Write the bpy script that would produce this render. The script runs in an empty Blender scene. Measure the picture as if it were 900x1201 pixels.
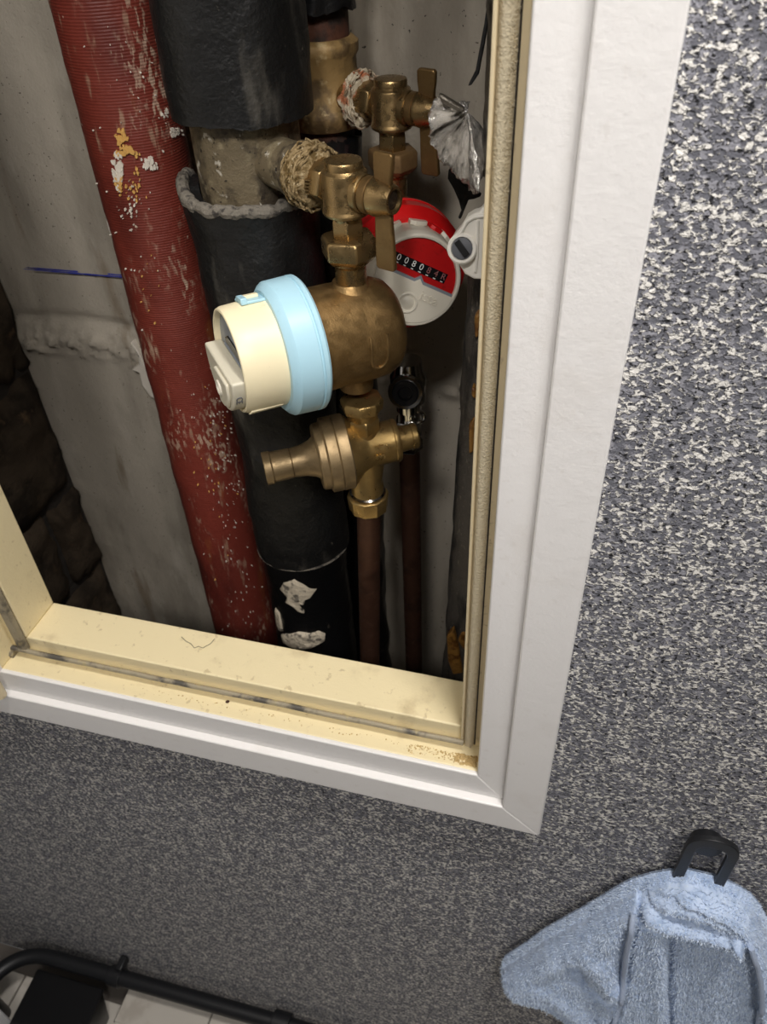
import bpy, math, random
import numpy as np
from mathutils import Vector, Matrix, noise

random.seed(7)
np.random.seed(7)
SC = bpy.context.scene
COL = SC.collection

# ------------------------------------------------------------------ camera
# world: x right along the wall, y into the shaft, z up; wall face at y = 0
FPX = 940.0
CAMPOS = Vector((0.0, -0.32, 1.5))
RIGHT = Vector((0.96465, 0.26081, -0.03784)).normalized()
UP = Vector((-0.14306, 0.63883, 0.75593)).normalized()
FWD = Vector((-0.22132, 0.72379, -0.65356)).normalized()
cam_data = bpy.data.cameras.new('camera')
cam = bpy.data.objects.new('camera', cam_data)
COL.objects.link(cam)
cam.matrix_world = Matrix((
    (RIGHT.x, UP.x, -FWD.x, CAMPOS.x),
    (RIGHT.y, UP.y, -FWD.y, CAMPOS.y),
    (RIGHT.z, UP.z, -FWD.z, CAMPOS.z),
    (0, 0, 0, 1)))
cam_data.sensor_fit = 'VERTICAL'
cam_data.sensor_height = 36.0
cam_data.lens = FPX / 1201.0 * 36.0
cam_data.clip_start = 0.02
cam_data.dof.use_dof = True
cam_data.dof.focus_distance = 0.47
cam_data.dof.aperture_fstop = 17.0
SC.camera = cam

# ------------------------------------------------------------------ world, lamps, exposure
SC.view_settings.view_transform = 'Standard'
SC.view_settings.look = 'None'
SC.view_settings.gamma = 1.0
SC.view_settings.use_curve_mapping = False
SC.view_settings.exposure = 0.1
world = bpy.data.worlds.new('world')
SC.world = world
world.use_nodes = True
world.node_tree.nodes['Background'].inputs[0].default_value = (1.0, 0.97, 0.94, 1)
world.node_tree.nodes['Background'].inputs[1].default_value = 0.07


def area_lamp(name, loc, target, size, watts, colour):
    l = bpy.data.lights.new(name, 'AREA')
    l.shape = 'DISK'
    l.size = size
    l.energy = watts
    l.color = colour
    o = bpy.data.objects.new(name, l)
    COL.objects.link(o)
    o.location = loc
    o.rotation_euler = (Vector(target) - Vector(loc)).to_track_quat('-Z', 'Y').to_euler()
    return o


LAMP_A = (0.19, -0.24, 2.44)
LAMP_B = (0.04, -1.08, 2.44)
LAMP_C = (0.42, -1.02, 2.44)
area_lamp('lamp_near', LAMP_A, (0.19, -0.24, 0), 0.16, 11.0, (1.0, 0.96, 0.925))
area_lamp('lamp_fill', LAMP_C, (0.0, 0.0, 1.1), 0.34, 12.5, (1.0, 0.96, 0.925))  # added fill, lights the left part of the shaft
_l = bpy.data.lights.new('lamp_far', 'SPOT')
_l.energy = 55.0
_l.color = (1.0, 0.96, 0.925)
_l.shadow_soft_size = 0.10
_l.spot_size = math.radians(48)  # cone shaped and aimed high so the lower shaft stays dark
_l.spot_blend = 1.0
_o = bpy.data.objects.new('lamp_far', _l)
COL.objects.link(_o)
_o.location = LAMP_B
_o.rotation_euler = Vector((-0.10, 1.0, -0.66)).to_track_quat('-Z', 'Y').to_euler()

# ------------------------------------------------------------------ helpers


def at(px, py, y):
    """the point of the photograph's pixel on the plane of depth y"""
    d = RIGHT * ((px - 450) / FPX) - UP * ((py - 600.5) / FPX) + FWD
    t = (y - CAMPOS.y) / d.y
    return CAMPOS + d * t


def unit(v):
    return Vector(v).normalized()


def frame_of(axis):
    a = unit(axis)
    h = Vector((0, 0, 1)) if abs(a.z) < 0.9 else Vector((1, 0, 0))
    u = h.cross(a).normalized()
    v = a.cross(u).normalized()
    return u, v, a


ORIGIN = {}


class Geo:
    def __init__(self):
        self.v, self.f = [], []

    def add(self, vs, fs):
        b = len(self.v)
        self.v += [tuple(p) for p in vs]
        self.f += [tuple(i + b for i in q) for q in fs]
        return self

    def box(self, a, b):
        (x0, y0, z0), (x1, y1, z1) = a, b
        return self.add([(x0, y0, z0), (x1, y0, z0), (x1, y1, z0), (x0, y1, z0),
                         (x0, y0, z1), (x1, y0, z1), (x1, y1, z1), (x0, y1, z1)],
                        [(0, 3, 2, 1), (4, 5, 6, 7), (0, 1, 5, 4), (1, 2, 6, 5), (2, 3, 7, 6), (3, 0, 4, 7)])

    def lathe(self, prof, origin, axis, n=40, u=None, wob=None, cap=True, phase=0.0):
        """prof: (distance along axis, radius); wob(angle, s, r) -> (ds, dr)"""
        a = unit(axis)
        if u is None:
            u, v, a = frame_of(a)
        else:
            u = (Vector(u) - a * Vector(u).dot(a)).normalized()
            v = a.cross(u)
        o = Vector(origin)
        vs, fs = [], []
        for (s, r) in prof:
            for k in range(n):
                t = 2 * math.pi * k / n + phase
                ds, dr = wob(t, s, r) if wob else (0, 0)
                vs.append(o + a * (s + ds) + (u * math.cos(t) + v * math.sin(t)) * (r + dr))
        m = len(prof)
        for i in range(m - 1):
            for k in range(n):
                k2 = (k + 1) % n
                fs.append((i * n + k, i * n + k2, (i + 1) * n + k2, (i + 1) * n + k))
        if cap:
            fs.append(tuple(range(n - 1, -1, -1)))
            fs.append(tuple((m - 1) * n + k for k in range(n)))
        return self.add(vs, fs)

    def tube(self, pts, r, n=10, closed=False):
        pts = [Vector(p) for p in pts]
        m = len(pts)
        rs = r if isinstance(r, (list, tuple)) else [r] * m
        vs, fs = [], []
        prev = None
        for i, p in enumerate(pts):
            if closed:
                d = pts[(i + 1) % m] - pts[i - 1]
            else:
                d = pts[min(i + 1, m - 1)] - pts[max(i - 1, 0)]
            d.normalize()
            if prev is None:
                u, _, _ = frame_of(d)
            else:
                u = (prev - d * prev.dot(d)).normalized()
            prev = u
            v = d.cross(u)
            for k in range(n):
                t = 2 * math.pi * k / n
                vs.append(p + (u * math.cos(t) + v * math.sin(t)) * rs[i])
        for i in range(m if closed else m - 1):
            j = (i + 1) % m
            for k in range(n):
                k2 = (k + 1) % n
                fs.append((i * n + k, i * n + k2, j * n + k2, j * n + k))
        if not closed:
            fs.append(tuple(range(n - 1, -1, -1)))
            fs.append(tuple((m - 1) * n + k for k in range(n)))
        return self.add(vs, fs)

    def prism(self, poly, o, u, v, w0, w1):
        """2-D polygon in (u, v), extruded along u x v from w0 to w1"""
        o, u, v = Vector(o), unit(u), unit(v)
        w = u.cross(v)
        n = len(poly)
        vs = [o + u * p[0] + v * p[1] + w * w0 for p in poly] + [o + u * p[0] + v * p[1] + w * w1 for p in poly]
        fs = [tuple(range(n - 1, -1, -1)), tuple(range(n, 2 * n))]
        for i in range(n):
            j = (i + 1) % n
            fs.append((i, j, n + j, n + i))
        return self.add(vs, fs)

    def extrude_points(self, pts, d):
        """a world-space polygon thickened along d"""
        pts = [Vector(p) for p in pts]
        n = len(pts)
        d = Vector(d)
        vs = pts + [p + d for p in pts]
        fs = [tuple(range(n)), tuple(range(2 * n - 1, n - 1, -1))]
        for i in range(n):
            j = (i + 1) % n
            fs.append((j, i, n + i, n + j))
        return self.add(vs, fs)

    def grid(self, fn, nu, nv):
        vs = [fn(i / nu, j / nv) for j in range(nv + 1) for i in range(nu + 1)]
        fs = [(j * (nu + 1) + i, j * (nu + 1) + i + 1, (j + 1) * (nu + 1) + i + 1, (j + 1) * (nu + 1) + i)
              for j in range(nv) for i in range(nu)]
        return self.add(vs, fs)


def put(name, geo, mat, parent=None, bevel=0.0, sharp=35, segs=2, origin=None, fixn=True):
    """links geo (world coordinates) as ONE mesh object, child of parent when given"""
    me = bpy.data.meshes.new(name)
    if parent is not None:
        org = ORIGIN[parent.name]
    else:
        org = Vector(origin) if origin is not None else Vector((0, 0, 0))
    me.from_pydata([tuple(Vector(p) - org) for p in geo.v], [], geo.f)
    me.validate()
    if fixn:
        import bmesh
        bm = bmesh.new()
        bm.from_mesh(me)
        bmesh.ops.recalc_face_normals(bm, faces=bm.faces)
        bm.to_mesh(me)
        bm.free()
    me.polygons.foreach_set('use_smooth', [True] * len(me.polygons))
    me.set_sharp_from_angle(angle=math.radians(sharp))
    me.materials.append(mat)
    o = bpy.data.objects.new(name, me)
    COL.objects.link(o)
    if parent is not None:
        o.parent = parent
        ORIGIN[o.name] = org
    else:
        o.location = org
        ORIGIN[o.name] = org
    if bevel > 0:
        b = o.modifiers.new('bevel', 'BEVEL')
        b.width = bevel
        b.segments = segs
        b.limit_method = 'ANGLE'
        b.angle_limit = math.radians(40)
    return o


def thing(name, label, cat, loc, group=None):
    o = bpy.data.objects.new(name, None)
    COL.objects.link(o)
    o.empty_display_size = 0.02
    o.location = loc
    ORIGIN[o.name] = Vector(loc)
    o['label'] = label
    o['category'] = cat
    if group:
        o['group'] = group
    return o


def tag(o, label, cat, group=None):
    o['label'] = label
    o['category'] = cat
    if group:
        o['group'] = group
    return o


def struct(o):
    o['kind'] = 'structure'
    return o


def text_geo(s, size, origin, u, v, depth=0.0003, align='CENTER'):
    c = bpy.data.curves.new('lettering', 'FONT')
    c.body = s
    c.size = size
    c.align_x = align
    c.align_y = 'CENTER'
    c.extrude = depth
    c.resolution_u = 3
    t = bpy.data.objects.new('lettering', c)
    COL.objects.link(t)
    bpy.context.view_layer.update()
    dg = bpy.context.evaluated_depsgraph_get()
    me = bpy.data.meshes.new_from_object(t.evaluated_get(dg))
    u, v = unit(u), unit(v)
    w = u.cross(v)
    o = Vector(origin)
    g = Geo()
    g.add([o + u * p.co.x + v * p.co.y + w * p.co.z for p in me.vertices],
          [tuple(f.vertices) for f in me.polygons])
    bpy.data.objects.remove(t)
    bpy.data.meshes.remove(me)
    return g


def fbm(p, s, o=3):
    return noise.fractal(Vector(p) * s, 1.0, 2.0, o)


# ------------------------------------------------------------------ materials
def srgb(r, g, b):
    def c(x):
        x /= 255.0
        return x / 12.92 if x <= 0.04045 else ((x + 0.055) / 1.055) ** 2.4
    return (c(r), c(g), c(b), 1.0)


class Mat:
    """small builder: base colour, noise layers laid over it, bump from noise"""

    def __init__(self, name, base, rough=0.6, metal=0.0, spec=0.5):
        m = bpy.data.materials.new(name)
        m.use_nodes = True
        self.m = m
        self.t = m.node_tree
        self.N, self.L = self.t.nodes, self.t.links
        self.b = self.N['Principled BSDF']
        self.b.inputs['Roughness'].default_value = rough
        self.b.inputs['Metallic'].default_value = metal
        self.b.inputs['Specular IOR Level'].default_value = spec
        self.tc = self.N.new('ShaderNodeTexCoord')
        rgb = self.N.new('ShaderNodeRGB')
        rgb.outputs[0].default_value = base
        self.col = rgb.outputs[0]
        self.L.new(self.col, self.b.inputs['Base Color'])
        self.h = None
        self.nrm = None

    def coords(self, scale=(1, 1, 1), offset=(0, 0, 0)):
        mp = self.N.new('ShaderNodeMapping')
        mp.inputs['Scale'].default_value = scale
        mp.inputs['Location'].default_value = offset
        self.L.new(self.tc.outputs['Object'], mp.inputs['Vector'])
        return mp.outputs[0]

    def noise(self, scale, detail=3, stretch=(1, 1, 1), offset=(0, 0, 0), rough=0.55, dist=0.0):
        n = self.N.new('ShaderNodeTexNoise')
        n.inputs['Scale'].default_value = scale
        n.inputs['Detail'].default_value = detail
        n.inputs['Roughness'].default_value = rough
        n.inputs['Distortion'].default_value = dist
        self.L.new(self.coords(stretch, offset), n.inputs['Vector'])
        return n.outputs['Fac']

    def ramp(self, sock, lo, hi, a=0.0, b=1.0):
        r = self.N.new('ShaderNodeMapRange')
        r.interpolation_type = 'SMOOTHSTEP'
        r.inputs['From Min'].default_value = lo
        r.inputs['From Max'].default_value = hi
        r.inputs['To Min'].default_value = a
        r.inputs['To Max'].default_value = b
        self.L.new(sock, r.inputs['Value'])
        return r.outputs[0]

    def math(self, op, a, b):
        n = self.N.new('ShaderNodeMath')
        n.operation = op
        for i, s in enumerate((a, b)):
            if isinstance(s, (int, float)):
                n.inputs[i].default_value = s
            else:
                self.L.new(s, n.inputs[i])
        return n.outputs[0]

    def over(self, colour, fac):
        mx = self.N.new('ShaderNodeMix')
        mx.data_type = 'RGBA'
        if isinstance(fac, (int, float)):
            mx.inputs[0].default_value = fac
        else:
            self.L.new(fac, mx.inputs[0])
        self.L.new(self.col, mx.inputs[6])
        mx.inputs[7].default_value = colour
        self.col = mx.outputs[2]
        self.L.new(self.col, self.b.inputs['Base Color'])
        return self

    def layer(self, colour, scale, lo, hi, detail=3, stretch=(1, 1, 1), amount=1.0, offset=(0, 0, 0), dist=0.0):
        f = self.ramp(self.noise(scale, detail, stretch, offset, dist=dist), lo, hi, 0, amount)
        self.over(colour, f)
        return self

    def bump(self, sock, dist, strength=1.0):
        b = self.N.new('ShaderNodeBump')
        b.inputs['Distance'].default_value = dist
        b.inputs['Strength'].default_value = strength
        self.L.new(sock, b.inputs['Height'])
        if self.nrm:
            self.L.new(self.nrm, b.inputs['Normal'])
        self.nrm = b.outputs[0]
        self.L.new(self.nrm, self.b.inputs['Normal'])
        return self

    def nbump(self, scale, dist, detail=3, stretch=(1, 1, 1)):
        return self.bump(self.noise(scale, detail, stretch), dist)

    def rough(self, sock):
        self.L.new(sock, self.b.inputs['Roughness'])
        return self

    def wave(self, scale, axis='Z', dist=0.0):
        w = self.N.new('ShaderNodeTexWave')
        w.wave_type = 'BANDS'
        w.bands_direction = axis
        w.inputs['Scale'].default_value = scale
        w.inputs['Distortion'].default_value = dist
        w.inputs['Detail'].default_value = 2
        w.inputs['Detail Scale'].default_value = 2
        self.L.new(self.coords(), w.inputs['Vector'])
        return w.outputs['Fac']


def m_flake_wall():
    M = Mat('flake_plaster', srgb(110, 111, 119), 0.7, spec=0.3)
    lav = M.ramp(M.noise(240, 3, (1, 1, 1.2)), 0.47, 0.56)
    M.over(srgb(158, 158, 166), M.math('MULTIPLY', lav, 0.8))
    gap = M.ramp(M.noise(330, 3, (1, 1, 1.4), (17, 2, 5)), 0.57, 0.63)
    M.over(srgb(24, 24, 27), M.math('MULTIPLY', gap, 0.95))
    chips = M.noise(330, 2.0, (1, 1, 1.25), (3, 1, 2), dist=0.4)
    clus = M.noise(80, 2, (1, 1, 1.25), (9, 4, 1))
    s = M.math('ADD', M.math('MULTIPLY', chips, 0.70), M.math('MULTIPLY', clus, 0.30))
    white = M.ramp(s, 0.505, 0.565)
    M.over(srgb(238, 235, 229), white)
    h = M.math('SUBTRACT', M.math('ADD', white, M.math('MULTIPLY', lav, 0.4)), M.math('MULTIPLY', gap, 0.7))
    M.bump(h, 0.0012)
    M.nbump(700, 0.0005, 2)
    return M.m


def m_paint(name, col, dirt, dirt_amount=0.5, rough=0.45):
    M = Mat(name, col, rough)
    M.layer(dirt, 30, 0.55, 0.75, 5, amount=dirt_amount)
    M.layer(dirt, 160, 0.62, 0.72, 4, amount=dirt_amount)
    M.nbump(120, 0.00025, 3)
    M.nbump(500, 0.00012, 2)
    return M.m


def m_brass(name, base, light, dark, rough=0.36, metal=0.9, grain=1600):
    M = Mat(name, base, rough, metal)
    M.layer(dark, 45, 0.48, 0.75, 5, amount=0.6)
    M.layer(light, 110, 0.56, 0.8, 4, amount=0.5)
    M.layer(dark, 700, 0.62, 0.7, 2, amount=0.3)
    M.nbump(grain, 0.00014, 2)
    M.rough(M.ramp(M.noise(150, 4), 0.3, 0.7, rough - 0.06, rough + 0.14))
    return M.m


MT = {}
MT['flake'] = m_flake_wall()
MT['white_paint'] = m_paint('white_gloss_paint', srgb(238, 236, 234), srgb(206, 198, 188), 0.15, 0.36)
MT['cream_paint'] = m_paint('cream_paint', srgb(239, 224, 182), srgb(150, 122, 78), 0.35, 0.42)
MT['jamb_paint'] = m_paint('yellowed_paint', srgb(222, 206, 170), srgb(120, 104, 80), 0.4, 0.4)

M = Mat('shaft_concrete', srgb(184, 175, 160), 0.9, spec=0.2)
M.layer(srgb(140, 132, 119), 14, 0.42, 0.66, 6, (1, 1, 0.25), 0.9)
M.layer(srgb(206, 198, 184), 22, 0.55, 0.75, 5, (1, 1, 0.35), 0.7)
M.layer(srgb(126, 108, 84), 30, 0.6, 0.72, 4, (1, 1, 0.16), 0.6, (4, 0, 0))
M.layer(srgb(70, 66, 60), 330, 0.70, 0.74, 2)
M.nbump(60, 0.0012, 6)
M.nbump(420, 0.0005, 3)
MT['concrete'] = M.m

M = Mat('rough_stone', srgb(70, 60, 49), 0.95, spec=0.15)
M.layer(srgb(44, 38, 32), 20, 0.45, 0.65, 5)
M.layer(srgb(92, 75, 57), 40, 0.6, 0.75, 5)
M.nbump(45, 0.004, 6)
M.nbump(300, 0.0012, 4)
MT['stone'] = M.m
MT['mortar'] = Mat('dark_mortar', srgb(50, 45, 40), 0.95).nbump(90, 0.003, 5).m

M = Mat('red_wrapped_pipe', srgb(124, 51, 39), 0.55)
M.layer(srgb(90, 32, 24), 26, 0.45, 0.7, 4, (1, 1, 0.4), 0.8)
w = M.wave(165, 'Z', 0.5)
M.over(srgb(92, 28, 22), M.math('MULTIPLY', M.ramp(w, 0.55, 0.05), 0.35))
M.layer(srgb(150, 92, 44), 34, 0.60, 0.72, 6, (1, 1, 0.3), 0.55, (2, 0, 7))
M.layer(srgb(170, 142, 118), 110, 0.60, 0.70, 7, (1, 1, 0.22), 0.65)
_f = M.math('MULTIPLY', M.ramp(M.noise(32, 4, (1, 1, 0.4), (5, 1, 3)), 0.52, 0.66), M.ramp(M.noise(330, 4, (1, 1, 0.4)), 0.50, 0.60))
M.over(srgb(190, 164, 142), M.math('MULTIPLY', _f, 0.85))
M.layer(srgb(205, 190, 170), 300, 0.70, 0.75, 3, (1, 1, 0.5), 0.8)
M.bump(M.math('MULTIPLY', w, M.ramp(M.noise(9, 2), 0.35, 0.6, 0.35, 1)), 0.00022)
M.nbump(150, 0.0007, 4)
MT['red_pipe'] = M.m

M = Mat('black_foam', srgb(22, 22, 22), 0.5, spec=0.4)
M.layer(srgb(100, 96, 88), 34, 0.57, 0.74, 7, (1, 1, 0.3), 0.6)
M.layer(srgb(120, 114, 104), 260, 0.70, 0.75, 4, (1, 1, 0.6), 0.6)
M.nbump(38, 0.003, 4)
M.nbump(400, 0.0005, 3)
MT['foam'] = M.m
M = Mat('torn_foam_edge', srgb(112, 106, 96), 0.9)
M.layer(srgb(60, 56, 52), 180, 0.5, 0.65, 4)
M.nbump(250, 0.0015, 5)
MT['foam_edge'] = M.m
M = Mat('black_film', srgb(16, 16, 17), 0.32)
M.layer(srgb(60, 56, 50), 90, 0.66, 0.74, 6)
M.nbump(70, 0.0015, 4)
MT['film'] = M.m

M = Mat('old_galvanised_pipe', srgb(112, 100, 78), 0.6, 0.25)
M.layer(srgb(66, 57, 44), 70, 0.45, 0.65, 6)
M.layer(srgb(150, 138, 110), 90, 0.55, 0.72, 6, amount=0.8)
M.layer(srgb(206, 200, 186), 110, 0.60, 0.68, 8, amount=0.9)
M.layer(srgb(52, 44, 34), 240, 0.62, 0.68, 4)
M.nbump(120, 0.001, 6)
M.nbump(700, 0.0004, 3)
MT['galv'] = M.m
M = Mat('corroded_tee', srgb(150, 122, 76), 0.62, 0.2)
M.layer(srgb(96, 76, 48), 60, 0.45, 0.62, 6)
M.layer(srgb(188, 166, 122), 110, 0.56, 0.7, 6)
M.nbump(150, 0.0008, 6)
MT['tee'] = M.m
M = Mat('rusty_pipe', srgb(78, 44, 28), 0.75)
M.layer(srgb(38, 26, 20), 50, 0.45, 0.62, 5)
M.nbump(150, 0.001, 5)
MT['rust'] = M.m

MT['brass'] = m_brass('cast_brass', srgb(156, 131, 90), srgb(190, 164, 118), srgb(108, 88, 58), 0.27)
MT['brass_body'] = m_brass('sand_cast_bronze', srgb(150, 122, 80), srgb(176, 146, 98), srgb(118, 94, 60), 0.40, 0.85, 1100)
MT['brass_reg'] = m_brass('bright_brass', srgb(176, 148, 96), srgb(208, 180, 124), srgb(118, 94, 56), 0.32)
MT['brass_knob'] = m_brass('dull_brass', srgb(140, 120, 88), srgb(172, 150, 112), srgb(96, 80, 56), 0.4, 0.7)
MT['lever'] = m_brass('worn_lever_brass', srgb(126, 100, 62), srgb(158, 128, 82), srgb(84, 64, 40), 0.4, 0.7)
MT['dark_screw'] = Mat('dark_screw', srgb(52, 42, 32), 0.55, 0.5).nbump(500, 0.001, 3).m
M = m_brass('corroded_brass', srgb(132, 104, 68), srgb(170, 140, 100), srgb(58, 42, 28), 0.55, 0.5, 500)
MT['brass_rough'] = M
MT['copper'] = m_brass('tarnished_copper', srgb(84, 57, 44), srgb(118, 90, 72), srgb(48, 35, 29), 0.45, 0.6)
MT['chrome'] = Mat('chrome', srgb(196, 194, 190), 0.14, 1.0).m
MT['black_plastic'] = Mat('black_plastic', srgb(18, 18, 20), 0.32).m
MT['black_metal'] = Mat('black_coated_metal', srgb(24, 25, 28), 0.42).nbump(900, 0.0001, 2).m
M = Mat('hemp', srgb(148, 128, 94), 0.95, spec=0.1)
M.layer(srgb(98, 80, 50), 260, 0.45, 0.62, 4)
M.layer(srgb(180, 162, 128), 340, 0.58, 0.7, 3)
M.nbump(500, 0.0012, 4)
MT['hemp'] = M.m
M = Mat('lime_crust', srgb(196, 184, 160), 0.9)
M.layer(srgb(160, 84, 40), 80, 0.52, 0.62, 4, amount=0.9)
M.layer(srgb(120, 104, 80), 200, 0.55, 0.66, 4)
M.nbump(300, 0.0012, 5)
MT['crust'] = M.m

M = Mat('cream_plastic', srgb(238, 226, 190), 0.42)
M.layer(srgb(130, 112, 80), 60, 0.66, 0.74, 6, amount=0.5, dist=1.5)
MT['cream_plastic'] = M.m
MT['grey_plastic'] = Mat('warm_grey_plastic', srgb(208, 202, 182), 0.45).m
MT['blue_grey'] = Mat('blue_grey_plastic', srgb(136, 142, 150), 0.4).m
MT['dark_window'] = Mat('dark_register_window', srgb(20, 22, 26), 0.2).m
M = Mat('pale_blue_plastic', srgb(172, 212, 228), 0.36)
M.layer(srgb(120, 160, 170), 80, 0.6, 0.75, 6, amount=0.4)
MT['blue'] = M.m
MT['red_plastic'] = Mat('red_plastic', srgb(214, 22, 24), 0.34).m
M = Mat('red_dial', srgb(186, 24, 26), 0.3)
M.layer(srgb(130, 22, 20), 200, 0.55, 0.7, 3, amount=0.6)
MT['red_dial'] = M.m
MT['bone'] = Mat('bone_white_plastic', srgb(226, 220, 204), 0.4).m
MT['white_plastic'] = Mat('white_plastic', srgb(240, 236, 226), 0.38).m
MT['digit'] = Mat('white_print', srgb(226, 226, 222), 0.5).m
MT['digit_red'] = Mat('dull_red_print', srgb(150, 96, 96), 0.5).m
MT['ink'] = Mat('grey_print', srgb(96, 98, 104), 0.6).m
M = Mat('crumpled_foil', srgb(246, 243, 238), 0.27, 0.82)
M.nbump(200, 0.0018, 3)
M.nbump(800, 0.0005, 2)
MT['foil'] = M.m
M = Mat('dull_foil_wrap', srgb(120, 114, 104), 0.4, 0.7)
M.layer(srgb(60, 56, 52), 70, 0.5, 0.66, 5)
M.nbump(120, 0.002, 5)
MT['foil_dull'] = M.m
M = Mat('woven_black_wrap', srgb(82, 77, 70), 0.7)
M.layer(srgb(34, 32, 30), 60, 0.45, 0.62, 6, (1, 1, 0.3))
M.layer(srgb(128, 120, 106), 330, 0.60, 0.70, 4, (1, 1, 0.4), 0.7)
M.nbump(700, 0.001, 3)
M.nbump(60, 0.002, 4)
MT['weave'] = M.m
MT['tar'] = Mat('black_torn_lining', srgb(14, 13, 13), 0.7).nbump(200, 0.002, 4).m
MT['maroon'] = Mat('maroon_pipe', srgb(96, 34, 32), 0.6).nbump(200, 0.0006, 4).m
M = Mat('old_yellow_glue', srgb(150, 108, 50), 0.5)
M.layer(srgb(104, 64, 22), 120, 0.48, 0.64, 4)
M.nbump(150, 0.002, 4)
MT['glue'] = M.m
M = Mat('torn_paper', srgb(206, 194, 172), 0.9)
M.layer(srgb(110, 104, 94), 120, 0.50, 0.64, 6)
M.nbump(180, 0.002, 5)
MT['paper'] = M.m
MT['paint_chip'] = Mat('white_paint_chip', srgb(226, 218, 204), 0.8).m
MT['yellow_chip'] = Mat('yellow_paint_chip', srgb(216, 168, 92), 0.8).m
M = Mat('grey_rubber', srgb(158, 148, 126), 0.55)
M.layer(srgb(84, 80, 74), 60, 0.48, 0.64, 5)
M.layer(srgb(172, 158, 122), 90, 0.58, 0.7, 5)
M.nbump(300, 0.0008, 4)
MT['rubber'] = M.m
MT['pile'] = Mat('grey_seal_pile', srgb(206, 194, 166), 0.8).nbump(900, 0.001, 2).m
MT['dust'] = Mat('plaster_dust', srgb(196, 170, 118), 0.95).nbump(500, 0.001, 3).m
MT['dark'] = Mat('dark_recess', srgb(40, 34, 28), 0.8).m
MT['blue_ink'] = Mat('blue_marker_ink', srgb(46, 58, 160), 0.7).m
M = Mat('pale_tile', srgb(206, 200, 190), 0.3)
M.layer(srgb(170, 160, 148), 30, 0.5, 0.7, 4, amount=0.5)
MT['tile'] = M.m
MT['grout'] = Mat('dark_grout', srgb(96, 90, 84), 0.9).m
M = Mat('terry_blue', srgb(194, 211, 237), 0.95, spec=0.1)
M.layer(srgb(150, 172, 204), 120, 0.45, 0.65, 4, amount=0.7)
M.layer(srgb(206, 220, 238), 420, 0.55, 0.68, 2, amount=0.6)
M.b.inputs['Sheen Weight'].default_value = 0.3
MT['terry'] = M.m
M = Mat('terry_loops', srgb(208, 223, 245), 0.9, spec=0.15)
M.layer(srgb(222, 234, 246), 700, 0.45, 0.6, 1)
MT['loops'] = M.m
MT['hem'] = Mat('blue_hem', srgb(176, 190, 214), 0.9).nbump(900, 0.0006, 2).m
MT['ceiling'] = Mat('ceiling_paint', srgb(228, 224, 216), 0.9).nbump(200, 0.0005, 3).m
MT['cabinet_white'] = Mat('white_cabinet_paint', srgb(226, 226, 226), 0.4).m
MT['lamp_glass'] = Mat('lamp_glass', (1, 0.95, 0.88, 1), 0.4).m
_b = MT['lamp_glass'].node_tree.nodes['Principled BSDF']
_b.inputs['Emission Color'].default_value = (1, 0.93, 0.84, 1)
_b.inputs['Emission Strength'].default_value = 6.0

# ------------------------------------------------------------------ the setting
FLOOR = 0.20
CEIL = 2.50
# opening, from the outside of the casing inwards (x left, x right, z bottom, z top)
OUT = (-0.4790, 0.0143, 0.9286, 1.815)
STEP = (-0.4505, -0.0148, 0.9570, 1.787)
LIP = (-0.4320, -0.0352, 0.9820, 1.768)
STOP = (-0.4130, -0.0516, 1.0040, 1.745)
Y_OUT, Y_IN, Y_STOP, Y_BACK = -0.0150, -0.0090, 0.0138, 0.0535

# wall with the hatch cut out of it
g = Geo()
H = (-0.447, -0.018, 0.962, 1.783)
X0, X1 = -1.5, 1.2
WT = 0.052
for (xa, xb, za, zb) in ((X0, H[0], FLOOR, CEIL), (H[1], X1, FLOOR, CEIL), (H[0], H[1], FLOOR, H[2]), (H[0], H[1], H[3], CEIL)):
    g.box((xa, 0, za), (xb, WT, zb))
struct(put('wall_front', g, MT['flake']))
struct(put('ceiling', Geo().box((X0, -1.8, CEIL), (X1, 0.42, CEIL + 0.05)), MT['ceiling']))
fl = struct(put('floor', Geo().box((X0, -1.8, FLOOR - 0.05), (X1, 0.0, FLOOR - 0.004)), MT['grout']))
k = 0
for i in range(-8, 6):
    for j in range(0, 3):
        xa, ya = -0.49 + i * 0.2, -0.03 - (j + 1) * 0.2
        put('tile', Geo().box((xa + 0.0015, ya + 0.0015, FLOOR - 0.01), (xa + 0.1985, ya + 0.1985, FLOOR)), MT['tile'], fl, bevel=0.001)

# shaft behind the hatch
YB = 0.335
XL = -0.598


def back_fn(u, v):
    x = -0.75 + u * 0.95
    z = 0.40 + v * 1.35
    d = 0.0022 * fbm((x, z, 0.3), 7, 4)
    zc = 1.088 + 0.012 * fbm((x, 5, 0), 9, 2)
    band = math.exp(-((z - zc) / 0.016) ** 2)
    d += band * (0.003 + 0.012 * abs(fbm((x, z, 2), 60, 3)) + 0.005 * fbm((x, z, 4), 170, 3))
    d -= 0.004 * math.exp(-((z - zc - 0.026) / 0.006) ** 2)
    return (x, YB - d, z)


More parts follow.
